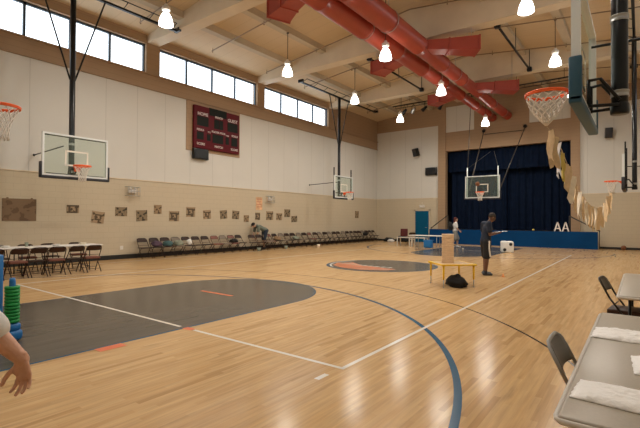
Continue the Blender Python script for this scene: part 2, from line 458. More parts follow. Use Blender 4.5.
# centre circle emblem
flat('centre_circle', [disc_poly(XC, YM, 1.78)[:-1]], M['greypaint'], .0014)
flat('centre_ring', ring(XC, YM, 1.80, .07), M['bluepaint'], .0022)
flat('centre_arc', ring(XC, YM, 1.70, .06, PI*.85, PI*1.3)+ring(XC, YM, 1.2, .05, PI*1.42, PI*1.72), M['whitepaint'], .0026)
orp = [(XC-1.58, YM-.3), (XC-1.3, YM-.95), (XC-.7, YM-1.38), (XC+.1, YM-1.5), (XC+.8, YM-1.2), (XC+.95, YM-.75), (XC+.3, YM-.62), (XC-.5, YM-.4), (XC-1.2, YM+.15)]
flat('centre_crescent', [orp], mat('faded orange paint', (.50, .15, .06), .3, var=.2, vscale=3), .0020)
cl = MB()
for i in range(9):      # blocky illegible lettering following the crescent
    a = -1.35+i*.24
    cl.box((XC+a, YM-.18-.30*math.sin((i+1)/9*PI*.55), .0025), (.12, .20, .001), Matrix.Rotation(-.35, 3, 'Z'))
obj('centre_lettering', cl, M['whitepaint'], FLOOR)

# left wall
b = MB(); T = .3
b.span((XL-T, YB-T, 0), (XL, YF+T, ZB), 0)
b.span((XL-T, YB-T, ZB), (XL, YF+T, ZP), 1)
b.span((XL-T, YB-T, ZP), (XL+.03, YF, ZS), 2)
b.span((XL-T, YB-T, ZH), (XL+.03, YF, 9.05), 2)
ys = [YB-T]+[y for p in BAYS for y in p]+[YF]
for i in range(0, len(ys), 2): b.span((XL-T, ys[i], ZS), (XL+.03, ys[i+1], ZH), 2)
struct('wall_left', b, [M['block'], M['panel'], M['brown']])
# right wall (outside the frame) with the same openings
b = MB()
b.span((XR, YB-T, 0), (XR+T, YF+T, ZB), 0); b.span((XR, YB-T, ZB), (XR+T, YF+T, ZP), 1)
b.span((XR-.03, YB-T, ZP), (XR+T, YF, ZS), 2); b.span((XR-.03, YB-T, ZH), (XR+T, YF, 9.05), 2)
for i in range(0, len(ys), 2): b.span((XR-.03, ys[i], ZS), (XR+T, ys[i+1], ZH), 2)
struct('wall_right', b, [M['block'], M['panel'], M['brown']])
b = MB(); b.span((XL-T, YB-T, 0), (XR+T, YB, ZB), 0); b.span((XL-T, YB-T, ZB), (XR+T, YB, 10), 1)
struct('wall_back', b, [M['block'], M['panel']])
# far wall
SX0, SX1, SZ = -10.4, -3.15, 6.1
b = MB()
for x0, x1 in ((XL-T, -10.9), (-2.70, XR+T)):
    b.span((x0, YF, 0), (x1, YF+T, ZB), 0); b.span((x0, YF, ZB), (x1, YF+T, 7.9), 1); b.span((x0, YF, 7.9), (x1, YF+T, 10), 2)
b.span((-10.9, YF-.12, 0), (SX0, YF+T, 10), 2); b.span((SX1, YF-.12, 0), (-2.70, YF+T, 10), 2)
b.span((SX0, YF-.02, SZ), (SX1, YF+T, 7.36), 2); b.span((SX0, YF-.01, 7.36), (-8.55, YF+T, 9.05), 1); b.span((-8.55, YF-.01, 7.36), (-5.3, YF+T, 9.05), 2); b.span((-5.3, YF-.01, 7.36), (SX1, YF+T, 9.05), 1); b.span((SX0, YF-.02, 9.05), (SX1, YF+T, 10), 2)
struct('wall_far', b, [M['block'], M['panel'], M['brown']])
b = MB(); b.span((SX0-1.5, 31.0, 0), (SX1+1.5, 31.2, 7)); b.span((SX0-1.7, YF+T, 0), (SX0-1.5, 31.2, 7)); b.span((SX1+1.5, YF+T, 0), (SX1+1.7, 31.2, 7))
b.span((SX0-1.7, YF+T, 6.8), (SX1+1.7, 31.2, 7)); b.span((SX0-1.7, YF+T, -.2), (SX1+1.7, 31.2, 0))
struct('wall_stage', b, mat('dark stage wall', (.03, .03, .035), .8))
# seams between block and panels
b = MB(); b.box((XL+.012, (YB+YF)/2, ZB), (.03, YF-YB, .035)); struct('trim_1', b, M['concrete'])
b = MB(); b.box(((XL-10.9)/2, YF-.012, ZB), (-10.9-XL, .03, .035)); struct('trim_2', b, M['concrete'])
b = MB(); b.box(((XR-2.7)/2, YF-.012, ZB), (XR+2.7, .03, .035)); struct('trim_3', b, M['concrete'])
b = MB(); b.box((XL+.05, (YB+YF)/2, ZP), (.07, YF-YB, .05)); b.box((XL+.06, (YB+YF)/2, ZS-.02), (.09, YF-YB, .05)); struct('trim_4', b, M['brown'])
b = MB(); b.span((XL, YB, 0), (XL+.03, YF, .16)); struct('baseboard_left', b, M['blackboard'])  # black baseboard, its extra height stands in for shade under the chair row
b = MB(); b.span((XL, YF-.03, 0), (-12.63, YF, .12)); b.span((-1.8, YF-.03, 0), (XR, YF, .12)); struct('baseboard_far', b, M['blackboard'])
b = MB(); b.span((XR-.03, YB, 0), (XR, YF, .12)); struct('baseboard_right', b, M['blackboard'])
# roof deck (gable)
b = MB()
for s in (-1, 1):
    xe = XC+s*9.2; p = [(XC, 9.8), (xe, roof(xe)), (xe, roof(xe)+.2), (XC, 10.0)]
    b.prism(p, YF+T*2-YB, lambda u, v, w_: (u, YB-T+w_, v))
struct('ceiling', b, M['deck'])

# windows
wn_i = 0
for side, X in (('l', XL), ('r', XR)):
    sg = -1 if side == 'l' else 1
    for (y0, y1) in BAYS:
        wn_i += 1
        xg = X+sg*.14
        fr = MB(); t = .075
        fr.span((xg-.04, y0, ZS), (xg+.04, y1, ZS+t)); fr.span((xg-.04, y0, ZH-t), (xg+.04, y1, ZH))
        n = 4
        for i in range(n+1):
            yy = y0+(y1-y0)*i/n; ww = t if 0 < i < n else t*.7
            yy = min(max(yy, y0+ww/2), y1-ww/2)
            fr.span((xg-.04, yy-ww/2, ZS), (xg+.04, yy+ww/2, ZH))
        W_ = struct('window_%d' % wn_i, fr, M['winframe'])
        for i in range(n):
            a, c = y0+(y1-y0)*i/n+t/2, y0+(y1-y0)*(i+1)/n-t/2
            g = MB(); g.span((xg-.004, a, ZS+t), (xg+.004, c, ZH-t)); obj('window_pane', g, M['pane'], W_)

# beams and purlins
for i, (y0, side) in enumerate(((3.26, 'across the gym above the camera end'), (9.30, 'over the left hand hoop and first bank of windows'),
                                (15.40, 'meeting the wall between the second and third bank of windows'), (21.62, 'farthest from the camera, in front of the stage wall'))):
    b = MB(); y1 = y0+.5
    prof = [(XL, 8.5), (XR, 8.5), (XR, roof(XR)), (XC, 9.8), (XL, roof(XL))]
    b.prism(prof, y1-y0, lambda u, v, w_: (u, y0+w_, v))
    tag(obj('concrete_beam', b, M['concrete']), 'deep cream concrete roof beam %s' % side, 'beam', 'roof beams')
beamspans = [(-2.5, 3.26), (3.76, 9.30), (9.80, 15.40), (15.90, 21.62), (22.12, 27.79)]
PX = [-13.4, -11.45, -9.5, -4.4, -2.45, -.5]
desc = ['second from the left wall windows', 'carrying the left row of lamps', 'just left of the red ducts', 'just right of the red ducts', 'carrying the right row of lamps', 'nearest the right wall']
desc[0] = 'closest to the left wall windows'
for i, x in enumerate(PX):
    b = MB()
    for (y0, y1) in beamspans:
        zt = roof(x)+.03
        b.span((x-.14, y0, zt-.27), (x+.14, y1, zt))
    tag(obj('roof_purlin', b, M['purlin']), 'tan roof purlin running toward the stage, %s' % desc[i], 'purlin', 'roof purlins')
# sprinkler pipes along the roof slope
SP = [(5.4, 'nearest the camera'), (8.3, 'just before the first visible beam'), (11.54, 'in the bay after the first visible beam'), (14.8, 'just before the middle beam'),
      (17.7, 'just beyond the middle beam'), (20.6, 'just before the farthest beam'), (24.3, 'in the bay next to the stage wall')]
for y, d in SP:
    b = MB(); b.tube([(XL+1.2, y, roof(XL+1.2)-.32), (XC, y, 9.8-.32), (XR-1.2, y, roof(XR-1.2)-.32)], .022, 6)
    for x in (-14.4, -11.4, -8.4, -5.5, -2.5): b.tube([(x, y, roof(x)-.32), (x, y, roof(x)-.20)], .012, 6); b.ball((x, y, roof(x)-.38), .03, 4)
    tag(obj('sprinkler_pipe', b, mat('painted pipe', (.24, .16, .09), .5)), 'thin tan sprinkler pipe crossing below the roof, %s' % d, 'pipe', 'sprinkler pipes')

# red round ducts
for sx, nm in ((-1, 'left'), (1, 'right')):
    x = XC+sx*.44; z = 7.95; r = .36
    t = thing('air_duct', '%s of the two long red round air ducts under the ridge' % nm, 'duct', (x, 0, z), 0, 'red air ducts')
    b = MB(); prof = []; y = YB+.3
    prof.append((r, y))
    while y < YF-.1:
        y2 = min(y+2.4, YF-.06); q0 = r-.12*min(1, max(0, (y2-12)/11)); prof += [(q0, y+.25), (q0, y2-.04), (q0+.010, y2-.03), (q0+.010, y2-.01), (q0, y2)]; y = y2
    R = Matrix.Rotation(-PI/2, 3, 'X')
    b.lathe([(a, c) for a, c in prof], (0, 0, 0), 32, R=R)
    obj('duct_tube', b, M['duct'], t)
    for by in ((3.2, 9.15, 14.85, 20.9) if sx > 0 else (3.0, 9.1, 15.35, 21.4)):
        d = V((.84, .54, 0)).normalized() if sx > 0 else V((-.93, .36, 0)).normalized()
        pn = V((-d.y, d.x, 0)); L = 2.05 if sx > 0 else 1.7; c0 = V((0, by, 0))
        h = .30
        bb = MB()
        # neck widening into a box mouth
        def ringp(s_, w_, hh): return [c0+d*s_+pn*w_*k+V((0, 0, hh*j)) for k, j in ((-1, -1), (1, -1), (1, 1), (-1, 1))]
        rs = [ringp(.1, .26, .17), ringp(.95, .28, .20), ringp(.96, .31, .23), ringp(1.0, .31, .23), ringp(1.01, .29, .21), ringp(L-.05, .38, .25), ringp(L-.05, .40, .27), ringp(L, .40, .27)]
        vs = [p for q in rs for p in q]; fs = []
        for i in range(len(rs)-1):
            for k in range(4): fs.append((i*4+k, i*4+(k+1) % 4, i*4+4+(k+1) % 4, i*4+4+k))
        fs.append((0, 1, 2, 3)); bb.add(vs, fs)
        br = obj('branch_duct', bb, M['ductflat'], t)
        g = MB()
        ang = math.atan2(d.y, d.x); RR = Matrix.Rotation(ang, 3, 'Z')
        for k in range(6): g.box(c0+d*(L-.05)+V((0, 0, -.22+k*.088)), (.06, .78, .012), RR)
        g.box(c0+d*(L-.09), (.01, .78, .50), RR)
        obj('grille', g, M['ductflat'], br)
        for k in (-1, 1): hg = MB(); p = c0+d*(L-.3)+pn*.3*k; hg.tube([(p.x, p.y, .2), (p.x, p.y, roof(x+p.x)-z-.02)], .008, 5); obj('hanger_rod', hg, M['grey_metal'], br)
    for yy in (1, 6.5, 12.3, 18.5, 24.5):
        r_ = r-.12*min(1, max(0, (yy-12)/11)); hg = MB(); hg.tube([(0, yy, r_), (0, yy, roof(x)-z-.01)], .01, 5); hg.tube([(math.cos(a*PI/8)*(r_+.012), yy, math.sin(a*PI/8)*(r_+.012)) for a in range(16)], .012, 4, closed=True)
        obj('hanger_rod', hg, M['grey_metal'], t)

# lamps
def make_lamp(z, label):
    x = 0
    t = thing('pendant_lamp', label, 'lamp', (0, 0, z))
    b = MB(); b.lathe([(.001, .15), (.06, .15), (.10, .11), (.16, .0), (.195, -.12), (.21, -.24), (.20, -.24), (.15, -.02), (.05, .10), (.001, .11)], n=24)
    obj('lamp_shade', b, M['bell'], t)
    c = MB(); c.lathe([(.001, .40), (.04, .40), (.055, .38), (.055, .33), (.11, .31), (.125, .26), (.12, .20), (.07, .185), (.055, .17), (.001, .17)], n=20)
    for k in range(8):
        a = k*PI/4; c.box((.118*math.cos(a), .118*math.sin(a), .255), (.02, .02, .10), Matrix.Rotation(a, 3, 'Z'))
    obj('ballast_housing', c, M['lamp_body'], t)
    return t
LX_ = [(-11.35, 'left'), (-6.92, 'middle'), (-2.53, 'right')]
LY_ = [(2.0, 'nearest the back wall, above the camera end'), (7.35, 'in the row over the near hoops'), (12.85, 'in the row over the centre circle'), (17.9, 'in the row just past the middle beam'), (22.9, 'in the farthest row, close to the stage')]
lamp0 = {}
for (x, dx) in LX_:
    for (y, dy) in LY_:
        z = 7.56 if dx != 'middle' else 7.22
        if dx == 'middle' and y > 22: y, z = 24.5, 7.05
        lab = 'lit white bell pendant lamp %s, %s line' % (dy, dx)
        if dx not in lamp0: t = make_lamp(z, lab); lamp0[dx] = t; t.location = (x, y, z)
        else: t = dup(lamp0[dx], (x, y, z), label=lab)
        t['group'] = 'pendant lamps'
        rod = MB(); zt = roof(x)-(.24 if dx != 'middle' else 0)-z; rod.tube([(0, 0, .38), (0, 0, zt)], .012, 6); rod.lathe([(.001, zt), (.05, zt), (.05, zt-.04), (.001, zt-.04)], n=10)
        obj('hanging_rod', rod, M['darkmetal'], t)
        l = bpy.data.lights.new('lamp_light', 'AREA'); l.shape = 'DISK'; l.size = .42; l.energy = 58; l.color = (1, .93, .82)
        lo = bpy.data.objects.new('lamp_light', l); COL.objects.link(lo); lo.location = (0, 0, -.25); lo.parent = t

# ------------------------------------------------------------------ basketball hoops
def net_mb(r0, L, thick, rows=7, n=12, tied=False):
    b = MB()
    def P(i, k):
        t = i/rows; r = r0*(1-t*1.25+t*t*.72)
        if tied: r = r0*max(.05, (1-t**1.7)**.9)
        a = 2*PI*(k+.5*(i % 2))/n; return V((r*math.cos(a), r*math.sin(a), -L*t))
    for k in range(n):
        for s in (0, -1):
            pts = []; kk = k
            for i in range(rows+1):
                pts.append(P(i, kk))
                if s == 0: kk += 1 if i % 2 == 1 else 0
                else: kk -= 1 if i % 2 == 0 else 0
            b.tube(pts, thick, 5)
    return b
def make_hoop(label, group, near=True, tied=False, uprights=False, pad='blackpad', pole=True, rod=True, beam=(-3.4, 3.4)):
    """faces +X, origin on the floor under the board"""
    t = thing('basketball_hoop', label, 'basketball hoop', group=group)
    g = MB(); g.box((0, 0, 3.35), (.014, 1.79, 1.19)); gl = obj('backboard', g, M['boardglass'], t)
    f = MB(); fw = .05
    for s in (-1, 1): f.box((-.02, s*(.915-fw/2), 3.35), (.08, fw, 1.22)); f.box((-.02, 0, 3.35+s*(.61-fw/2)), (.08, 1.83-2*fw, fw))
    obj('backboard_frame', f, M['white_frame'], t)
    q = MB()
    for s in (-1, 1): q.box((.010, s*.305, 3.28), (.006, .05, .46)); q.box((.010, 0, 3.28+s*.205), (.006, .61, .05))
    obj('target_square', q, M['whitepaint'], gl)
    p = MB(); p.rbox((-.02, 0, 2.70), (.115, 1.95, .08), .018)
    for s in (-1, 1): p.rbox((-.02, s*.945, 2.90), (.115, .06, .44), .018)
    pd = obj('edge_padding', p, M[pad], t)
    r = MB(); r.tube([(.38+.225*math.cos(a*PI/24), .225*math.sin(a*PI/24), 3.05) for a in range(48)], .014, 8, closed=True); r.tube([(.38+.228*math.cos(a*PI/24), .228*math.sin(a*PI/24), 3.03) for a in range(48)], .011, 6, closed=True)
    r.box((.09, 0, 3.03), (.14, .13, .03)); r.box((.025, 0, 2.98), (.012, .16, .15))
    r.box((.012+.012, 0, 3.04), (.02, .2, .03))
    r.prism([(.02, 2.90), (.17, 3.04), (.02, 3.04)], .02, lambda u, v, w_: (u, w_-.07, v)); r.prism([(.02, 2.90), (.17, 3.04), (.02, 3.04)], .02, lambda u, v, w_: (u, w_+.05, v))
    for k in range(12):
        a = 2*PI*(k+.5)/12; r.tube([(.38+.225*math.cos(a), .225*math.sin(a), 3.045), (.38+.215*math.cos(a), .215*math.sin(a), 3.02)], .004, 4)
    rim = obj('rim', r, M['rim'], t)
    n = net_mb(.218, .36 if tied else .44, (.0075 if tied else .0055) if near else .008, tied=tied, rows=7, n=12); obj('net', n, M['net'], rim, loc=(.38, 0, 3.03))
    # bracket behind the board
    k = MB(); px = -.34
    for s in (-1, 1):
        k.tube([(-.05, s*.15, 3.08), (-.17, s*.13, 3.09), (px, s*.09, 2.84)], .020, 6); k.tube([(-.05, s*.15, 2.80), (px, s*.09, 2.79)], .020, 6); k.tube([(-.06, s*.15, 2.78), (-.06, s*.15, 3.08)], .02, 6)
    k.tube([(-.03, -.8, 2.80), (-.03, .8, 2.80)], .022, 6)
    if pad != 'bluegrey': k.tube([(-.05, -.85, 3.90), (-.05, .85, 3.90)], .018, 6)
    if uprights:
        for s in (-1, 1): k.box((-.08, s*.86, 3.55), (.05, .05, 1.7))
        k.box((-.08, 0, 3.0), (.04, 1.7, .05))
    obj('bracket', k, M['blackmetal'], t)
    if pole:
        c = MB(); c.tube([(px, 0, 2.72), (px, 0, 3.0), (px, 0, 8.44)], [.078, .08, .08], 20)
        c.lathe([(.001, 2.70), (.085, 2.70), (.09, 2.72), (.09, 2.80), (.08, 2.82)], (px, 0, 0), 20)
        pl = obj('pole', c, M['blackmetal'], t)
        for z in (2.92, 3.75):
            c = MB(); c.lathe([(.083, -.035), (.088, -.035), (.088, -.022), (.083, -.022), (.083, .022), (.088, .022), (.088, .035), (.083, .035)], (px, 0, z), 20); c.box((px, 0, z), (.172, .03, .05)); obj('clamp_band', c, M['grey_metal'], pl)
        for s in (-1, 1):
            c = MB(); c.tube([(px, s*.07, 5.7), (px, s*.95, 8.44)], .026, 8); obj('brace', c, M['blackmetal'], t)
        c = MB(); y0, y1 = beam
        c.box((px, (y0+y1)/2, 8.47), (.09, y1-y0, .07)); c.tube([(px+.28, y0+.2, 8.62), (px+.28, y1-.2, 8.62)], .018, 6)
        nn = int((y1-y0)/.85)
        for i in range(nn+1):
            y = y0+.2+(y1-y0-.4)*i/nn; c.tube([(px, y, 8.5), (px+.28, y, 8.62)], .014, 5)
        for y in (y0, y1): c.box((px+.05, y, 8.50), (.3, .10, .14))
        obj('support_beam', c, M['blackmetal'], t)
    if rod:
        c = MB(); c.tube([(-.05, -.35, 3.62), (-2.22, -.35, 3.55)], .018, 6); c.ball((-2.2, -.35, 3.55), .04, 6)
        obj('wall_strut', c, M['blackmetal'], t)
    return t
h1 = make_hoop('glass basketball hoop on the left wall side, above the near row of tables and chairs', 'side court hoops', beam=(-2.3, 3.6)); h1.location = (-13.38, 5.74, 0)
h2 = make_hoop('small far glass hoop hanging by the left wall past the last windows', 'side court hoops', near=False, uprights=True, beam=(-3.5, 4.1)); h2.location = (-13.38, 20.0, 0)
h3 = make_hoop('large close glass hoop at upper right with blue padding and orange rim', 'side court hoops', pad='bluegrey', tied=True, beam=(-2.3, 3.6)); h3.location = (-.52, 5.70, 0); h3.rotation_euler = (0, 0, PI)
h4 = make_hoop('far hoop at the right edge seen edge-on, bunting tied to its net', 'side court hoops', near=False, uprights=True, beam=(-4.0, 3.6)); h4.location = (-.52, 19.8, 0); h4.rotation_euler = (0, 0, PI)
h5 = make_hoop('main court hoop at the left edge of the photo, rim and net in view', 'main court hoops', rod=False, pole=False); h5.location = (-6.97, 1.62, 0); h5.rotation_euler = (0, 0, PI/2)
for s in (-1, 1):
    for zz in (2.95, 3.75): c = MB(); c.tube([(-.05, s*.5, zz), (-4.1, s*.9, zz+.1)], .03, 8); obj('wall_arm', c, M['blackmetal'], h5)
h6 = make_hoop('glass hoop hanging in front of the blue stage curtain', 'main court hoops', near=False, pole=False, rod=False); h6.location = (-6.93, 23.93, 0); h6.rotation_euler = (0, 0, -PI/2)
# local +X -> world -Y ; local +Y -> world +X
def L6(x, y, z): return V((-(y-23.93), (x+6.93), z))
c = MB()
for s in (-1, 1):
    xm = -6.72+s*1.2
    up = MB(); up.tube([L6(-6.93+s*.82, 23.98, 2.8), L6(-6.93+s*.82, 23.98, 4.45)], .03, 6); obj('upright', up, M['white_frame'], h6)
    for q in (-.09, .09):
        c = MB(); c.tube([L6(xm, 27.74, 7.15), L6(-6.93+s*.8+q, 24.05, 2.95+q*3)], .022, 6); obj('swing_arm', c, M['darkmetal'], h6)
    c = MB(); c.ball(L6(xm, 27.70, 7.17), .11, 8); obj('wall_mount', c, M['blackmetal'], h6)
for xs, ys_ in ((-7.75, -7.1), (-6.11, -6.9)): c = MB(); c.tube([L6(xs, 24, 4.4), L6(ys_, 26.2, 5.6)], .01, 5); obj('stay_wire', c, M['darkmetal'], h6)
c = MB(); c.tube([L6(-7.9, 27.72, 6.95), L6(-5.5, 27.72, 6.95)], .02, 6)
obj('cross_bar', c, M['darkmetal'], h6)
c = MB(); c.tube([L6(-8.45, 26.9, 9.55), L6(-7.75, 24.05, 4.45)], .018, 5); obj('hoist_cable', c, M['darkmetal'], h6)

# folding hoop struts lying along the roof
for x, d in ((-4.1, 'right of the red ducts'), (-9.4, 'left of the red ducts')):
    b = MB(); b.tube([(x, 15.88, 8.53), (x, 21.64, 8.53)], .045, 8)
    for y in (16.0, 21.52): b.rbox((x, y, 8.53), (.2, .2, .2), .03); b.tube([(x, y, 8.5), (x, y, roof(x)-.005)], .02, 6)
    b.tube([(x, 18.8, 8.45), (x, 18.8, roof(x)-.005)], .015, 5)
    tag(obj('folding_strut', b, M['blackmetal']), 'black steel strut hung between two roof beams, %s' % d, 'strut', 'black roof struts')
# stage lighting bar
t = thing('lighting_bar', 'long black stage lighting bar hung below the roof before the stage', 'lighting bar', (0, 24, 8.6))
b = MB(); b.tube([(-12.4, 0, 0), (-2.2, 0, 0)], .04, 8); b.tube([(-12.2, 0, -.16), (-2.3, 0, -.16)], .02, 6)
for i in range(26): x = -12.2+i*.39; b.tube([(x, 0, 0), (x, 0, -.16)], .012, 4)
obj('bar', b, M['blackmetal'], t)
for x in (-11.8, -9.6, -5.2, -3.0):
    b = MB(); b.tube([(x, 0, 0), (x, 0, roof(x)-8.6)], .012, 5); obj('hanger_rod', b, M['blackmetal'], t)
for i, x in enumerate((-11.6, -11.0, -10.3, -9.3)):
    s = thing('spotlight', 'small stage spotlight clamped under the lighting bar, %s from its left end' % ORD[i], 'spotlight', (x, 24, 8.40), random.uniform(-.8, .8), 'stage spotlights')
    RR = Matrix.Rotation(.9, 3, 'Y'); b = MB(); b.lathe([(.001, .18), (.07, .18), (.085, .05), (.11, -.12), (.12, -.2), (.10, -.2), (.08, -.1), (.001, -.08)], (0, 0, -.22), 14, R=RR)
    obj('housing', b, M['blackmetal'] if i != 1 else M['grey_metal'], s)
    b = MB(); b.tube([(0, -.12, -.22), (0, -.12, 0), (0, 0, .16), (0, .12, 0), (0, .12, -.22)], .012, 5); obj('yoke', b, M['blackmetal'], s)

# ------------------------------------------------------------------ stage
FY = 26.85
st = thing('stage', 'low stage with long blue front panel below the navy curtain', 'stage', (0, 0, 0))
b = MB(); b.span((-11.17, FY, 0), (-1.82, FY+.08, .93)); fp = obj('front_panel', b, M['bluestage'], st)
b = MB(); b.span((-11.17, FY+.08, .0), (-11.09, YF-.14, .02))
b = MB(); b.span((-10.35, FY+.08, .80), (-2.95, YF-.13, .90)); b.span((SX0+.02, YF-.13, .8), (SX1-.02, 30.9, .90)); obj('deck', b, mat('stage boards', (.10, .06, .035), .5), st)
for sx, x0, s in ((0, -10.35, -1), (1, -2.95, 1)):
    b = MB()
    for i in range(3): b.span((x0+s*i*.25, FY+.09, 0), (x0+s*(i+1)*.25, YF-.14, .68-.22*i))
    obj('stair', b, M['bluestage'], st)
b = MB()
for p in ([(-9.96, 27.0, 1.85), (-11.12, 27.0, .98)], ):
    b.tube(p, .03, 6); b.tube([(-9.96, 27.0, 1.85), (-9.96, 27.0, .9)], .022, 6); b.tube([(-11.1, 27.0, .98), (-11.1, 27.0, .02)], .022, 6)
tag(obj('handrail', b, M['darkmetal']), 'dark sloping handrail at the left end of the stage beside the blue door', 'handrail', 'stage handrails')
b = MB(); b.tube([(-3.15, 27.0, 1.78), (-1.72, 27.0, .97)], .035, 6); b.tube([(-3.15, 27.0, 1.78), (-3.15, 27.0, .9)], .022, 6); b.tube([(-1.76, 27.0, .97), (-1.76, 27.0, .02)], .022, 6)
tag(obj('handrail', b, M['darkmetal']), 'dark sloping handrail at the right end of the stage behind the white letters', 'handrail', 'stage handrails')
def curtain(x0, x1, z0, z1, y, amp, lam, seed):
    b = MB(); n = int((x1-x0)/.04); rnd = random.Random(seed); ph = [rnd.uniform(0, 6) for _ in range(4)]
    vs = []
    for j in range(7):
        z = z0+(z1-z0)*j/6
        for i in range(n+1):
            x = x0+(x1-x0)*i/n; k = 1-.35*j/6
            yy = y+k*amp*(math.sin(x*2*PI/lam+ph[0])+.5*math.sin(x*2*PI/(lam*.57)+ph[1])+.3*math.sin(x*3.1+ph[2]))
            vs.append((x, yy, z))
    fs = [(j*(n+1)+i, j*(n+1)+i+1, (j+1)*(n+1)+i+1, (j+1)*(n+1)+i) for j in range(6) for i in range(n)]
    m_ = len(vs); vs += [(x, y_+.02, z) for x, y_, z in vs]; fs += [tuple(m_+q for q in f)[::-1] for f in fs]
    b.add(vs, fs, 0, True); return b
tag(obj('stage_curtain', curtain(SX0+.02, -6.8, .94, 6.0, 28.65, .075, .36, 1), M['curtain']), 'dark navy pleated stage curtain, left half behind the far hoop', 'curtain', 'stage curtains')
tag(obj('stage_curtain', curtain(-6.8, SX1-.02, .94, 6.0, 28.95, .075, .36, 2), M['curtain']), 'dark navy pleated stage curtain, right half above the white letters', 'curtain', 'stage curtains')
tag(obj('curtain_valance', curtain(SX0+.01, SX1-.01, 4.75, 6.1, 28.3, .05, .30, 3), M['curtain']), 'short navy valance across the top of the stage opening', 'curtain')
# letters on the stage edge
for i, x in enumerate((-3.70, -3.31)):
    b = MB(); H, Wd, s = .52, .36, .065
    tf = lambda u, v, w_: (u, w_, v)
    b.prism([(-Wd/2, 0), (-Wd/2+s, 0), (s*.45, H), (-s*.45, H)], .08, tf); b.prism([(Wd/2-s, 0), (Wd/2, 0), (s*.45, H), (-s*.45, H)], .08, tf)
    b.box((0, .04, .16), (.2, .078, .05))
    tag(obj('letter_a', b, M['lettering'], loc=(x, FY+0.0, .93)), '%s of two white standing letters A on the stage edge' % ('left', 'right')[i], 'letter', 'standing letters')
b = MB(); b.ball((0, 0, .07), .07, 8); tag(obj('small_ball', b, M['fabric_yellow'], loc=(-5.0, 27.3, .903)), 'small tan ball lying on the stage in front of the curtain', 'ball')
# door
b = MB(); b.span((-12.57, YF-.05, 0), (-11.58, YF-.005, 2.14)); D = struct('door_1', b, M['bluedoor'])
b = MB()
for x in (-12.62, -11.53): b.span((x-.05, YF-.06, 0), (x+.05, YF, 2.24))
b.span((-12.67, YF-.06, 2.14), (-11.48, YF, 2.24)); obj('door_frame', b, M['block'], D)
b = MB(); b.tube([(-11.7, YF-.05, 1.0), (-11.7, YF-.1, 1.0), (-11.82, YF-.1, 1.0)], .012, 6); obj('door_handle', b, M['grey_metal'], D)

# wall speakers and boxes
def speaker(x, y, z, rz, tilt, label, size=(.34, .32, .55)):
    t = thing('wall_speaker', label, 'speaker', (x, y, z), rz, 'wall speakers')
    R = Matrix.Rotation(tilt, 3, 'X'); b = MB(); b.rbox((0, -.3, 0), size, .02, R); obj('cabinet', b, M['blackmetal'], t)
    b = MB(); b.rbox(V((0, -.3, 0))+R @ V((0, -size[1]/2, 0)), (size[0]*.9, .02, size[2]*.92), .008, R); obj('grille', b, M['blackpad'], t)
    b = MB(); b.tube([(0, 0, -.1), (0, -.2, -.1)], .02, 6); b.box((0, -.012, -.1), (.14, .02, .18)); obj('mounting_arm', b, M['blackmetal'], t)
speaker(-12.35, YF, 6.2, -.3, .35, 'black tilted loudspeaker high on the far wall left of the stage')
speaker(-1.42, YF, 6.25, .2, .25, 'black loudspeaker high on the far wall right of the stage')
b = MB(); b.rbox((0, 0, 0), (.78, .16, .52), .01); b.box((0, -.085, 0), (.7, .01, .44)); tag(obj('wall_box', b, M['blackmetal'], loc=(-11.4, YF-.09, 4.83)), 'black square box on the far wall beside the brown pillar', 'box')
b = MB(); b.rbox((0, 0, 0), (.17, .78, .46), .01); b.box((.09, 0, 0), (.01, .7, .38)); tag(obj('shot_clock', b, M['blackmetal'], loc=(XL+.11, 11.83, 4.38)), 'small black display box hanging below the maroon scoreboard', 'display')
# scoreboard
b = MB(); b.span((XL, 11.15, 4.5), (XL+.03, 14.2, ZP-.02)); struct('trim_5', b, M['brown'])
sb = thing('scoreboard', 'maroon scoreboard with dark displays on the left wall below the windows', 'scoreboard', (XL+.03, 12.75, 5.57))
b = MB(); b.rbox((.07, 0, 0), (.13, 2.6, 1.88), .015); obj('case', b, M['maroon'], sb)
xx = .138
for (y, z, wy, wz) in ((0, .78, 1.0, .34), (-.85, .27, .62, .42), (.87, .27, .62, .42), (-.08, .27, .28, .42), (.19, .27, .22, .42),
                       (-.98, -.38, .36, .34), (-.52, -.40, .2, .3), (0, -.40, .62, .40), (.55, -.40, .2, .34), (.98, -.40, .36, .40)):
    b = MB(); b.box((xx, y, z), (.012, wy, wz)); obj('digit_display', b, M['display'], sb)
RT = (PI/2, 0, PI/2)
for s, y, z, q in (('HOME', -.85, .58, .20), ('PERIOD', .05, .58, .13), ('GUEST', .87, .58, .20), ('FOULS', -.98, -.12, .13), ('TOL', -.5, -.16, .09), ('PLAYER FOUL', .04, -.10, .13),
                   ('TOL', .56, -.16, .09), ('FOULS', 1.0, -.12, .13), ('SCORE', -.95, -.74, .14), ('MATCH', .05, -.76, .14), ('SCORE', .98, -.76, .14)):
    text_obj(s, q, (xx+.008, y, z), RT, M['lettering'], sb)

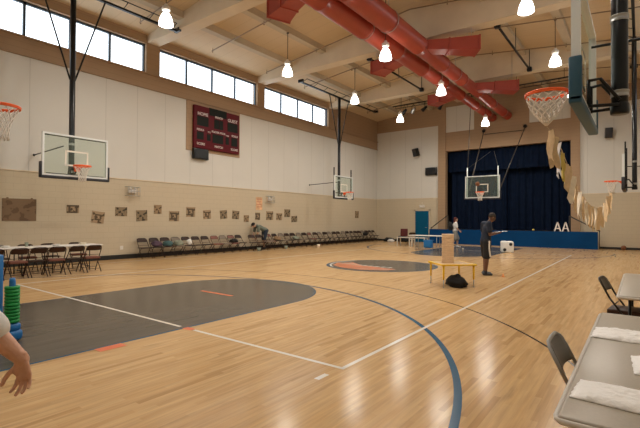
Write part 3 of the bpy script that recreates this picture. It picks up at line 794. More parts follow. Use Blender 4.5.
# drawings taped along the left wall (y centre, z centre, w, h, tilt)
POST = [(6.61, 1.84, .40, .27, 0), (7.46, 1.56, .45, .42, -.12), (8.32, 1.78, .46, .34, 0), (9.15, 1.64, .46, .42, .05), (9.84, 1.9, .34, .36, 0), (10.6, 1.63, .48, .42, 0),
        (11.42, 1.82, .46, .42, 0), (12.3, 1.72, .42, .40, .08), (13.25, 1.73, .42, .40, .1), (14.0, 1.72, .44, .40, -.05), (14.7, 1.55, .34, .34, 0), (15.48, 1.67, .34, .38, 0),
        (16.36, 1.71, .52, .46, 0), (17.1, 1.66, .46, .38, 0), (17.76, 1.86, .48, .42, 0), (18.36, 1.54, .5, .34, .06), (25.0, 1.87, .46, .48, 0)]
for i, (y, z, w_, h_, tl) in enumerate(POST):
    b = MB(); b.box((0, 0, 0), (.008, w_, h_))
    for s in (-1, 1): b.box((.005, s*w_*.42, h_*.46), (.003, .05, .03))
    o = obj('drawing', b, ARTS[(i*7+i//3) % 4], loc=(XL+.008, y, z)); o.rotation_euler = (tl, 0, 0)
    lab = 'brown kraft paper drawing taped to the left wall, %s counting from the large brown sign' % ORD[i]
    if i == 16: lab = 'dark drawing alone on the left wall close to the far corner'
    tag(o, lab, 'drawing', 'drawings taped to the left wall')
b = MB(); b.box((0, 0, 0), (.01, .93, .70))
for s in (-1, 1): b.box((.006, s*.33, .35), (.004, .06, .07))
tag(obj('paper_sign', b, M['bigsign'], loc=(XL+.01, 5.03, 1.78)), 'large brown hand-lettered paper sign on the left wall behind the near tables', 'sign')
ps = thing('poster', 'orange and pink poster taped above the drawings on the left wall', 'poster', (XL+.008, 15.58, 2.32))
b = MB(); b.box((0, 0, 0), (.008, .46, .66)); obj('sheet', b, M['poster_orange'], ps)
b = MB()
for k in range(4): b.box((.006, 0, .22-k*.13), (.003, .34, .035))
obj('print', b, mat('poster print', (.55, .2, .12), .7), ps)
def cage(y, z, label):
    t = thing('emergency_light', label, 'emergency light', (XL, y, z), 0, 'caged emergency lights')
    b = MB(); b.rbox((.06, 0, 0), (.1, .30, .14), .02)
    for s in (-1, 1): b.ball((.10, s*.10, .10), .05, 8)
    obj('fixture', b, M['tablewhite'], t)
    c = MB()
    for k in range(5): c.tube([(.01, -.26+k*.13, -.17), (.2, -.24+k*.12, -.17), (.2, -.24+k*.12, .17), (.01, -.26+k*.13, .17)], .011, 5)
    for zz in (-.17, 0, .17): c.tube([(.2, -.25, zz), (.2, .25, zz)], .011, 5)
    obj('wire_cage', c, M['grey_metal'], t)
cage(8.72, 2.56, 'caged emergency light on the left wall right of the near hoop')
cage(16.3, 2.55, 'caged emergency light on the left wall beside the orange poster')
b = MB(); b.rbox((0, 0, 0), (.36, .09, .16), .02); b.ball((-.12, -.06, .07), .05, 8); b.ball((.12, -.06, .07), .05, 8); b.tube([(0, 0, .08), (0, 0.03, .3)], .01, 5)
tag(obj('emergency_light', b, M['tablewhite'], loc=(-12.07, YF-.05, 2.45)), 'white emergency light above the blue door', 'emergency light')
b = MB(); b.box((0, 0, 0), (.01, .12, .14)); b.box((.006, 0, .03), (.004, .04, .04)); b.box((.006, 0, -.03), (.004, .04, .04)); tag(obj('wall_outlet', b, M['tablewhite'], loc=(XL+.006, 8.35, .42)), 'small outlet plate low on the left wall', 'outlet')

# ------------------------------------------------------------------ folding chairs
def make_chair(frame, pad, padback=None):
    """faces +X, origin on the floor below the seat centre"""
    t = thing('folding_chair', 'x', 'chair')
    r = .0115
    s = MB(); s.rbox((.035, 0, .435), (.39, .39, .032 if pad is frame else .06), .014, seg=3); obj('seat', s, pad, t)
    bk = MB(); n = 10; vs = []
    for j, (z, h) in enumerate(((.665, 0), (.68, 1), (.75, 1), (.79, 1), (.81, 0))):
        x = -.135-(z-.6)*.48
        for i in range(n+1):
            u = i/n*2-1; wv = .185 if j not in (0, 4) else .165
            vs.append((x-.03*(1-u*u)-(.004 if j in (0, 4) else 0), u*wv, z))
    m_ = len(vs); vs += [(x+.014, y, z) for x, y, z in vs]
    fs = [(j*(n+1)+i, j*(n+1)+i+1, (j+1)*(n+1)+i+1, (j+1)*(n+1)+i) for j in range(4) for i in range(n)]
    fs += [tuple(m_+q for q in f)[::-1] for f in fs]
    edge = list(range(n+1))+[(j*(n+1)+n) for j in range(1, 5)]+[4*(n+1)+i for i in range(n-1, -1, -1)]+[j*(n+1) for j in range(3, 0, -1)]
    for a in range(len(edge)): p, q = edge[a], edge[(a+1) % len(edge)]; fs.append((p, q, q+m_, p+m_))
    bk.add(vs, fs, 0, True); obj('backrest', bk, padback or pad, t)
    fr = MB(); fr.tube([(-.13, -.20, .60), (-.20, -.20, .74), (-.235, -.175, .80), (-.25, -.12, .822), (-.253, 0, .825), (-.25, .12, .822), (-.235, .175, .80), (-.20, .20, .74), (-.13, .20, .60)], r, 8); obj('back_frame', fr, frame, t)
    for sd in (-1, 1):
        l = MB(); l.tube([(.24, sd*.21, .01), (.03, sd*.205, .36), (-.06, sd*.2, .50), (-.13, sd*.20, .60)], r, 8); l.tube([(.243, sd*.21, 0), (.23, sd*.21, .02)], r+.003, 8); obj('leg', l, frame, t)
        l = MB(); l.tube([(-.24, sd*.18, .01), (.0, sd*.185, .30), (.12, sd*.185, .42)], r, 8); l.tube([(-.245, sd*.18, 0), (-.23, sd*.18, .02)], r+.003, 8); obj('leg', l, frame, t)
    for (x_, y_, z_) in ((-.17, .18, .10), (.17, .21, .12), (-.08, .2, .53)): c = MB(); c.tube([(x_, -y_, z_), (x_, y_, z_)], .007, 6); obj('stretcher', c, frame, t)
    return t
CH = {'brown': make_chair(M['chairbrown'], M['chairbrown']), 'rose': make_chair(M['chairbrown'], M['chairpink'], M['chairpad']),
      'grey': make_chair(M['chairgrey'], mat('dark grey chair panel', (.13, .135, .14), .4, .2)), 'dark': make_chair(M['chairblack'], M['chairpad'], M['chairblack']),
      'pinkback': make_chair(M['chairbrown'], M['chairpink']), 'palegrey': make_chair(M['chairbrown'], mat('taupe vinyl', (.22, .18, .14), .6, spec=.25))}
used = {}
def chair(kind, x, y, rz, label, group, zs=.92):
    src = CH[kind]
    if kind not in used: used[kind] = 1; t = src; t.location = (x, y, 0); t.rotation_euler = (0, 0, rz)
    else: t = dup(src, (x, y, 0), rz)
    t.scale = (1, 1, zs)
    t['label'] = label
    if group: t['group'] = group
    elif 'group' in t: del t['group']
    return t
# foreground right
chair('grey', -.185, 2.93, 0, 'grey metal folding chair pushed against the nearest table at lower right', 'chairs at the right hand tables', 1)
chair('dark', -.155, 6.40, -.1, 'dark brown padded folding chair at the second right hand table', 'chairs at the right hand tables', 1)
# chairs at the left table, near side
kinds = ['brown', 'rose', 'brown', 'rose', 'brown', 'rose']
for i, y in enumerate((3.5, 4.03, 4.47, 4.92, 5.36, 5.86)):
    chair(kinds[i], -12.62+random.uniform(-.05, .05), y, PI+random.uniform(-.12, .12), 'folding chair on the near side of the long left table, %s from the left' % ORD[i], 'chairs at the long left table')
for i, y in enumerate((3.5, 4.05, 4.7, 5.3, 6.1)):
    chair(kinds[i+1], -14.02+random.uniform(-.05, .05), y, random.uniform(-.12, .12), 'folding chair on the wall side of the long left table, %s from the left' % ORD[i], 'chairs at the long left table')
# row along the wall
NW = 37; y0, dy = 9.0, (26.8-9.0)/36
rowk = ['brown', 'brown', 'brown', 'palegrey', 'brown', 'brown', 'brown', 'pinkback', 'palegrey', 'pinkback', 'brown', 'brown', 'brown', 'palegrey', 'pinkback', 'brown', 'palegrey', 'brown', 'brown', 'palegrey', 'brown', 'pinkback', 'brown', 'palegrey', 'brown',
        'palegrey', 'brown', 'brown', 'palegrey', 'brown', 'brown', 'brown', 'brown', 'palegrey', 'brown', 'brown']
rowk += ['brown']*4
for i in range(NW):
    chair(rowk[i], (-14.84 if abs(y0+dy*i-15.1) < .8 else -15.18)+random.uniform(-.03, .03), y0+dy*i+random.uniform(-.015, .015), random.uniform(-.08, .08),
          '%s folding chair of the row along the left wall, %s from the near end' % ({'brown': 'brown', 'pinkback': 'rose padded', 'palegrey': 'taupe padded'}[rowk[i]], ORD[i]), 'chairs in the row along the left wall')

# ------------------------------------------------------------------ tables
def folding_table(label, x0, x1, y0, y1, top, edge, legmat, group, cat='table'):
    cx, cy = (x0+x1)/2, (y0+y1)/2
    t = thing('folding_table', label, cat, (cx, cy, 0), 0, group); W_, L_ = x1-x0, y1-y0
    b = MB(); b.rbox((0, 0, .725), (W_-.012, L_-.012, .04), .015, seg=3); obj('tabletop', b, top, t)
    e = MB(); pts = []; r = .05
    for sx, sy, a0 in ((1, 1, 0), (-1, 1, 90), (-1, -1, 180), (1, -1, 270)):
        for k in range(5): a = math.radians(a0+k*22.5); pts.append((sx*(W_/2-r)+r*math.cos(a), sy*(L_/2-r)+r*math.sin(a), .724))
    e.tube(pts, .013, 8, closed=True); obj('edge_trim', e, edge, t)
    lo = L_ > W_
    for s in (-1, 1):
        g = MB()
        if lo: P0, P1 = (-W_/2+.1, s*(L_/2-.35)), (W_/2-.1, s*(L_/2-.35))
        else: P0, P1 = (s*(W_/2-.35), -L_/2+.1), (s*(W_/2-.35), L_/2-.1)
        for P_ in (P0, P1): l = MB(); l.tube([(P_[0], P_[1], 0), (P_[0], P_[1], .70)], .015, 8); obj('leg', l, legmat, t)
        g.tube([(P0[0], P0[1], .12), (P1[0], P1[1], .12)], .012, 6); g.tube([(P0[0], P0[1], .69), (P1[0], P1[1], .69)], .012, 6); obj('crossbar', g, legmat, t)
    return t
folding_table('nearest grey plastic table at lower right covered with white plastic packages', -.28, .48, 1.95, 4.40, M['tabletop'], M['tableedge'], M['grey_metal'], 'right hand tables')
folding_table('second grey plastic table at the right edge behind the dark chair', -.2, .56, 5.47, 7.9, M['tabletop'], M['tableedge'], M['blackmetal'], 'right hand tables')
folding_table('long white table by the left wall with chairs, part nearer the left edge', -13.72, -12.96, 2.2, 4.62, M['tablewhite'], M['tableedge'], M['blackmetal'], 'long left tables')
folding_table('long white table by the left wall with chairs, part nearer the hoop', -13.72, -12.96, 4.66, 6.35, M['tablewhite'], M['tableedge'], M['blackmetal'], 'long left tables')
folding_table('long narrow white table behind the wooden block tower', -9.6, -7.75, 20.3, 20.9, M['tablewhite'], M['tableedge'], M['grey_metal'], None)
# items on left table
for i, (x, y, k, d) in enumerate(((-13.25, 3.95, 'tablewhite', 'white bowl'), (-13.3, 4.45, 'palegreen', 'green and white cup'), (-13.1, 5.1, 'tablewhite', 'white napkin stack'), (-13.3, 5.9, 'fabric_cream', 'cream bowl'), (-13.2, 3.6, 'teal', 'teal tray'))):
    b = MB(); r = .11 if i != 1 else .05; h = .05 if i != 1 else .12
    b.lathe([(.001, 0), (r*.6, 0), (r, h), (r*.96, h), (r*.55, .008), (.001, .008)], n=16)
    tag(obj('bowl' if i != 1 else 'cup', b, M[k], loc=(x, y, .7455)), 'small %s standing on the long left table' % d, 'tableware', 'tableware on the long left table')
# plastic packages
def package(cx, cy, W_, L_, rz, seed, label, h=.022):
    b = MB(); n, m_ = 40, 28; rnd = noise
    vs = []; top = []
    for j in range(m_+1):
        for i in range(n+1):
            u, v = i/n*2-1, j/m_*2-1
            ex = (1-abs(u)**6)*(1-abs(v)**6)
            nz = rnd.noise(V((u*5+seed, v*4, seed)))*.5+rnd.noise(V((u*14, v*12+seed, seed*2)))*.35+abs(rnd.noise(V((u*25+v*9, seed, 3))))*.3
            z = .004+ex*(h*(1+.45*nz))+.006*abs(nz)
            jit = .008*rnd.noise(V((u*3, v*3, seed+9)))
            vs.append((u*W_/2+jit, v*L_/2+jit, z))
    q = len(vs); vs += [(x, y, .0015) for x, y, z in vs]
    fs = [(j*(n+1)+i, j*(n+1)+i+1, (j+1)*(n+1)+i+1, (j+1)*(n+1)+i) for j in range(m_) for i in range(n)]
    fs += [tuple(q+k for k in f)[::-1] for f in fs]
    for i in range(n): fs.append((i, i+1, q+i+1, q+i)); o = m_*(n+1); fs.append((o+i+1, o+i, q+o+i, q+o+i+1))
    for j in range(m_): a, c = j*(n+1), (j+1)*(n+1); fs.append((c, a, q+a, q+c)); a, c = a+n, c+n; fs.append((a, c, q+c, q+a))
    b.add(vs, fs, 0, True)
    o = obj('plastic_package', b, M['plastic_wrap'], loc=(cx, cy, .7455)); o.rotation_euler = (0, 0, rz)
    return tag(o, label, 'package', 'white plastic packages')
package(.0, 3.56, .54, .33, -.02, 1.3, 'crumpled white plastic package at the far end of the nearest table')
package(.19, 2.90, .46, .36, .05, 4.1, 'smooth white package at the right edge between two crumpled ones', h=.03)
package(.06, 2.30, .62, .27, -.06, 7.7, 'crumpled clear and white plastic package nearest the table front')

# bench-like low tables near the stage
for i, (x, y, s) in enumerate(((-10.95, 22.75, 'left'), (-10.05, 22.75, 'right'))):
    t = thing('low_table', '%s of two low white tables in front of the blue door' % s, 'table', (x, y, 0), 0, 'low white tables')
    b = MB(); b.rbox((0, 0, .50), (.85, .5, .04), .012); obj('tabletop', b, M['tableedge'], t)
    for sx in (-1, 1):
        for sy in (-1, 1): b = MB(); b.rbox((sx*.38, sy*.2, .24), (.06, .05, .48), .01); obj('leg', b, M['tableedge'], t)
b = MB(); b.rbox((0, 0, .21), (.42, .34, .40), .03); b.rbox((0, 0, .415), (.46, .38, .03), .012); tag(obj('storage_bin', b, M['blueplastic'], loc=(-9.27, 22.15, 0)), 'blue plastic bin on the floor beside the low white tables', 'bin')
t = thing('upholstered_chair', 'maroon stacking chair standing behind the low white tables', 'chair', (-11.6, 23.9, 0), 2.2)
b = MB(); b.rbox((0, 0, .45), (.44, .46, .07), .03, seg=3); obj('seat', b, mat('maroon fabric', (.09, .018, .02), .9), t)
b = MB(); b.rbox((-.23, 0, .76), (.06, .44, .46), .03, Matrix.Rotation(-.15, 3, 'Y'), seg=3); obj('backrest', b, MATS['maroon fabric'], t)
for sx in (-1, 1):
    for sy in (-1, 1): b = MB(); b.tube([(sx*.19, sy*.2, 0), (sx*.18, sy*.19, .42)], .013, 6); obj('leg', b, M['blackmetal'], t)
chair('brown', -11.15, 24.1, 2.2, 'brown folding chair behind the low white tables beside the maroon chair', 'x'); 
# black bags by the corner
def lump(name, mtl, loc, size, seed, label, cat, n=16, rz=0, flat_=.0):
    b = MB(); vs = []; fs = []
    for i in range(n+1):
        th = PI*i/n
        for k in range(2*n):
            a = PI*k/n; p = V((math.sin(th)*math.cos(a), math.sin(th)*math.sin(a), math.cos(th)))
            d = 1+.38*noise.noise(p*1.6+V((seed, 0, 0)))+.16*noise.noise(p*3.6+V((0, seed, 0)))
            p = p*d; z = max(p.z, -.72)
            vs.append((p.x*size[0]/2, p.y*size[1]/2, (z+.72)*size[2]/1.72))
    for i in range(n):
        for k in range(2*n): fs.append((i*2*n+k, (i+1)*2*n+k, (i+1)*2*n+(k+1) % (2*n), i*2*n+(k+1) % (2*n)))
    b.add(vs, fs, 0, True); o = obj(name, b, mtl, loc=loc); o.rotation_euler = (0, 0, rz)
    return tag(o, label, cat)
lump('duffel_bag', M['blackbag'], (-13.2, 27.1, 0), (.9, .5, .42), 2, 'black duffel bag on the floor in the far left corner', 'bag', rz=.1)
lump('duffel_bag', M['blackbag'], (-14.1, 26.75, 0), (.75, .45, .28), 5, 'flat black bag on the floor left of the taller black bag', 'bag')
lump('plastic_sack', M['whitecloth'], (-13.7, 26.3, 0), (.5, .3, .2), 8, 'crumpled white sack lying before the black bags', 'bag')
lump('backpack', M['blackbag'], (-3.38, 9.72, 0), (.54, .38, .27), 11, 'black bag lying on the floor under the yellow table', 'bag', rz=-.6)
# clothes and bags on the wall row
ROW = [(9.68, 'violet', .38, 'mauve jacket heaped on the wall chairs nearest the camera', 'jacket'), (9.95, 'teal', .34, 'teal bag beside the mauve jacket on the wall chairs', 'bag'), (10.7, 'palegreen', .36, 'pale green bag with white top on the wall chairs', 'bag'),
       (13.6, 'blackbag', .3, 'small dark bag on the wall chairs left of the bending person', 'bag'), (16.6, 'cardboard', .34, 'brown bag on the wall chairs right of the bending person', 'bag'),
       (18.0, 'palegreen', .3, 'pale green cloth on the wall chairs below the last drawings', 'cloth'), (25.4, 'blackbag', .42, 'black coat on a wall chair close to the far corner', 'coat')]
for i, (y, k, s, lab, cat) in enumerate(ROW):
    yy = y0+dy*round((y-y0)/dy)
    lump('bag' if cat == 'bag' else cat, M[k], (-15.14, yy, .432), (.36, .40, s*.58), i*3.3, lab, cat, n=10)
lump('paper_bag', M['paper'], (-15.12, y0+dy*4, .434), (.26, .2, .24), 31, 'white paper bag on the fifth wall chair, right of the green bag', 'bag', n=8)
for i, (x, y) in enumerate(((-14.55, 14.5), (-14.6, 16.5), (-14.1, 18.6))):
    b = MB(); b.lathe([(.001, 0), (.06, 0), (.10, .16), (.085, .16), (.05, .01), (.001, .01)], n=14); r_ = Matrix.Rotation(.0, 3, 'X')
    tag(obj('paper_cup', b, M['palegreen'] if i < 2 else M['fabric_cream'], loc=(x, y, 0)), ('pale green tub on the floor below the bending person', 'pale green tub on the floor right of the bending person', 'small cream cup on the floor before the wall chairs')[i], 'tub', 'tubs on the floor')

# yellow table with block tower
yt = thing('activity_table', 'small square table with yellow edge and yellow legs under the block tower', 'table', (-3.55, 9.86, 0), PI/4)
b = MB(); b.rbox((0, 0, .515), (.80, .80, .022), .008); obj('tabletop', b, M['maple_top'], yt)
b = MB()
for s in (-1, 1): b.rbox((s*.405, 0, .512), (.016, .83, .036), .006); b.rbox((0, s*.405, .512), (.83, .016, .036), .006)
obj('edge_band', b, M['yellow'], yt)
for sx in (-1, 1):
    for sy in (-1, 1):
        b = MB(); b.tube([(sx*.36, sy*.36, .18), (sx*.36, sy*.36, .50)], [.018, .026], 10); l = obj('leg', b, M['yellow'], yt)
        b = MB(); b.tube([(sx*.36, sy*.36, .01), (sx*.36, sy*.36, .2)], .012, 8); b.lathe([(.001, 0), (.02, 0), (.02, .02), (.001, .02)], (sx*.36, sy*.36, 0), 10); obj('leg_extension', b, M['grey_metal'], l)
blk = None
bw, bl, bh = .0885, .272, .0508
for lv in range(13):
    for k in (-1, 0, 1):
        rz = (0 if lv % 2 == 0 else PI/2)+.36
        off = Matrix.Rotation(rz, 3, 'Z') @ V((0, k*(bw+.002), 0))
        loc = (-3.67+off.x+random.uniform(-.002, .002), 9.93+off.y+random.uniform(-.002, .002), .5275+(lv+.5)*(bh+.0006))
        if blk is None:
            b = MB(); b.rbox((0, 0, 0), (bl, bw, bh), .004); blk = obj('wooden_block', b, M['pine'], loc=loc); blk.rotation_euler = (0, 0, rz)
            tag(blk, 'pine block stacked in the tall wooden tower on the yellow table', 'block', 'blocks of the wooden tower')
        else: dup(blk, loc, rz)

# giant foam die
d = thing('foam_die', 'large white foam die with black dots in front of the stage', 'die', (-5.1, 21.6, 0), .35)
b = MB(); b.rbox((0, 0, .27), (.54, .54, .54), .07, seg=4); obj('cube', b, M['whitecloth'], d)
b = MB()
def dots(n): return {1: [(0, 0)], 2: [(-.13, -.13), (.13, .13)], 3: [(-.14, -.14), (0, 0), (.14, .14)], 4: [(-.13, -.13), (.13, .13), (-.13, .13), (.13, -.13)]}[n]
for (u, v) in dots(2): b.lathe([(.001, .006), (.075, .006), (.075, -.004)], (u, -.27, .27+v), 14, R=Matrix.Rotation(PI/2, 3, 'X'))
for (u, v) in dots(3): b.lathe([(.001, .006), (.06, .006), (.06, -.004)], (.27, u, .27+v), 14, R=Matrix.Rotation(PI/2, 3, 'Y'))
for (u, v) in dots(1): b.lathe([(.001, .006), (.06, .006), (.06, -.004)], (u, v, .54), 14)
obj('dots', b, M['blackbag'], d)
# ball, cone and small ball
b = MB(); b.ball((0, 0, .12), .12, 16)
bb_ = obj('basketball', b, M['ball'], loc=(-.72, 27.3, 0)); tag(bb_, 'dark orange basketball lying against the far wall right of the stage', 'ball')
b = MB()
for ax in 'XYZ':
    R = Matrix.Rotation(PI/2, 3, ax); b.tube([R @ V((.1205*math.cos(a*PI/16), .1205*math.sin(a*PI/16), 0))+V((0, 0, .12)) for a in range(32)], .002, 4, closed=True)
obj('seam', b, M['blackbag'], bb_)
b = MB(); b.lathe([(.001, 0), (.05, 0), (.05, .008), (.03, .012), (.008, .09), (.001, .09)], n=12); tag(obj('small_cone', b, mat('orange plastic', (.75, .25, .05), .5), loc=(-2.98, 12.2, 0)), 'tiny orange cone on the floor right of the reading man', 'cone')
b = MB(); b.ball((0, 0, .05), .05, 8); tag(obj('white_ball', b, M['tableedge'], loc=(-7.3, 21.9, 0)), 'small white ball on the floor right of the block tower', 'ball')

b = MB(); b.ball((0, 0, 0), .12, 14)
tag(obj('basketball', b, M['ball'], loc=(-7.0, 23.35, 3.47)), 'orange-brown basketball in mid-air just above the rim of the stage hoop', 'ball')
# giant four-in-a-row game frame at the left edge, rings stacked on its peg
gx, gy = -6.25, 1.945
gf = thing('game_frame', 'tall blue plastic game frame at the left edge of the photo', 'game', (gx, gy, 0), math.radians(19))
b = MB(); b.rbox((.0, 0, .07), (.17, .20, .14), .05, seg=3); b.rbox((0, .0, .17), (.15, .17, .12), .05, seg=3); b.rbox((-.18, 0, .12), (.26, .10, .10), .03); ft = obj('foot', b, M['blueplastic'], gf)
b = MB(); b.tube([(0, 0, .2), (0, 0, .74), (0, 0, .78)], [.035, .035, .028], 14); obj('ring_peg', b, M['blueplastic'], ft)
b = MB(); b.rbox((-.265, 0, .54), (.07, .12, 1.04), .02); obj('side_post', b, M['blueplastic'], gf)
b = MB(); b.rbox((-1.33, 0, .54), (.07, .12, 1.04), .02); obj('side_post', b, M['blueplastic'], gf)
b = MB(); b.rbox((-1.33, 0, .05), (.3, .36, .10), .04); obj('foot', b, M['blueplastic'], gf)
b = MB()
for k in range(7): b.box((-.31-k*.166, 0, .66), (.022, .05, .74))
for k in range(7): b.box((-.77, 0, .30+k*.12), (1.06, .05, .02))
obj('grid', b, M['blueplastic'], gf)
rg = None
for k in range(11):
    if rg is None:
        b = MB(); b.lathe([(.040, .0), (.074, .0), (.082, .008), (.082, .030), (.074, .038), (.040, .038)], n=28, closed_profile=True); rg = obj('plastic_ring', b, M['green'], loc=(gx, gy, .2305))
        tag(rg, 'green plastic ring in the stack on the blue peg', 'ring', 'green rings on the blue peg')
    else: dup(rg, (gx+random.uniform(-.003, .003), gy, .2305+k*.0412))

# ------------------------------------------------------------------ bunting
bt = thing('bunting', 'string of tan and white cloth strips sagging between the two right hand hoops', 'bunting', (0, 0, 0))
SPT = [(-.9, 5.74, 2.66), (-.9, 6.3, 2.63), (-.9, 6.96, 2.53), (-.9, 7.8, 2.32), (-.9, 8.9, 2.07), (-.9, 11.2, 1.86), (-.9, 13.4, 1.86), (-.9, 15.5, 2.0), (-.9, 17.7, 2.35), (-.9, 19.7, 2.68)]
b = MB(); b.tube(SPT, .006, 5); obj('cord', b, M['string'], bt)
def along(y):
    for a, c in zip(SPT, SPT[1:]):
        if a[1] <= y <= c[1]: t_ = (y-a[1])/(c[1]-a[1]); return a[2]+(c[2]-a[2])*t_
    return SPT[-1][2]
fy = 5.95; k = 0; order = ['tan', 'tan', 'white', 'yellow', 'tan', 'cream', 'tan', 'cream', 'tan', 'cream', 'tan', 'tan', 'cream', 'tan', 'tan', 'cream', 'tan', 'tan', 'tan', 'tan', 'cream', 'tan']
while fy < 19.4 and k < 22:
    wd = random.uniform(.15, .20)*(1+.03*k); ln = random.uniform(.34, .42)+.012*k; yaw_ = random.uniform(-.5, .5); sh = random.uniform(-.1, .1)
    b = MB(); n = 6; vs = []
    for j in range(n+1):
        tt = j/n
        for i in range(5):
            u = i/4-.5
            yy = fy+u*wd*(1-.35*tt)+sh*tt; xx_ = -.9+math.sin(yaw_)*u*wd+.02*math.sin(i*2.1+j*.9+k)
            vs.append((xx_, yy, along(min(max(yy, 5.75), 19.6))-ln*tt*(1+.12*math.sin(i*1.9+k))))
    q = len(vs); vs += [(x+.004, y, z) for x, y, z in vs]
    fs = [(j*5+i, j*5+i+1, (j+1)*5+i+1, (j+1)*5+i) for j in range(n) for i in range(4)]; fs += [tuple(q+e for e in f)[::-1] for f in fs]
    b.add(vs, fs, 0, True); obj('cloth_strip', b, M['fabric_'+order[k]], bt)
    fy += .33+.04*k; k += 1

# ------------------------------------------------------------------ people
def hand(mb, wrist, d, n, s, size=.185, curl=(.25, .3, .35, .45), seg=.35, thumb_open=.9, fan=.10):
    """palm + five fingers. d: toward fingers, n: palm side normal (fingers curl toward n), s: toward the thumb side"""
    d, n = V(d).normalized(), V(n).normalized(); s = V(s); s = (s-d*s.dot(d)).normalized(); n = (n-d*n.dot(d)-s*n.dot(s)).normalized()
    w = V(wrist); k = size/.185
    mb.cap(w-d*.02*k, w+d*.03*k, .027*k, .030*k, side=s, ratio=.72)
    mb.cap(w+d*.025*k, w+d*.078*k, .034*k, .040*k, side=s, ratio=.42)
    mb.cap(w+d*.02*k+s*.018*k+n*.006*k, w+d*.055*k+s*.026*k+n*.008*k, .017*k, .016*k)     # thumb ball
    mb.cap(w+d*.02*k-s*.020*k+n*.004*k, w+d*.06*k-s*.024*k+n*.004*k, .014*k, .013*k)
    tips = []
    for i, (off, ln) in enumerate(((.028, .070), (.0095, .080), (-.009, .074), (-.027, .058))):
        p = w+d*(.085-abs(off-.005)*.18)*k+s*off*k; spread = (off/.03)*fan
        a = curl[i]; r = (.0098, .0100, .0096, .0084)[i]*k
        for j, fr in enumerate((.46, .30, .24)):
            dr = (d*math.cos(a)+n*math.sin(a)+s*spread*math.cos(a)).normalized(); q = p+dr*ln*fr*k
            mb.cap(p, q, r, r*.92, n=10); p = q; r *= .92; a += seg+curl[i]*.4
        tips.append((p, dr))
    p = w+d*.032*k+s*.030*k+n*.008*k; dr = (d*.62+s*thumb_open*.85+n*.25).normalized()
    r = .0125*k
    for j, ln in enumerate((.036, .032, .024)):
        q = p+dr*ln*k; mb.cap(p, q, r, r*.92, n=10); p = q; r *= .92; dr = (dr+d*.30-s*.12+n*.08).normalized()
    tips.append((p, dr)); return tips

def head(mb, c, fwd, up, sc=1.0):
    f = V(fwd).normalized(); u = V(up); u = (u-f*u.dot(f)).normalized(); l = u.cross(f)
    R = Matrix((f, l, u)).transposed()
    P = lambda x, y, z: V(c)+R @ V((x*sc, y*sc, z*sc))
    mb.ball(P(-.012, 0, .02), .094*sc, 12, (1.0, .80, 1.02), R=R)
    mb.ball(P(.012, 0, -.035), .075*sc, 10, (.95, .82, 1.02), R=R)
    mb.cap(P(.045, 0, -.082), P(.060, 0, -.086), .030*sc, .022*sc)
    mb.cap(P(.085, 0, .012), P(.102, 0, -.022), .010*sc, .014*sc)       # nose
    mb.cap(P(.078, -.035, .022), P(.078, .035, .022), .016*sc, .016*sc)   # brow
    mb.cap(P(.084, -.014, -.056), P(.084, .014, -.056), .010*sc, .010*sc)
    for s in (-1, 1): mb.cap(P(-.005, s*.078, .012), P(-.010, s*.080, -.022), .017*sc, .012*sc, side=(R @ V((1, 0, 0))), ratio=.5)
    return P, R

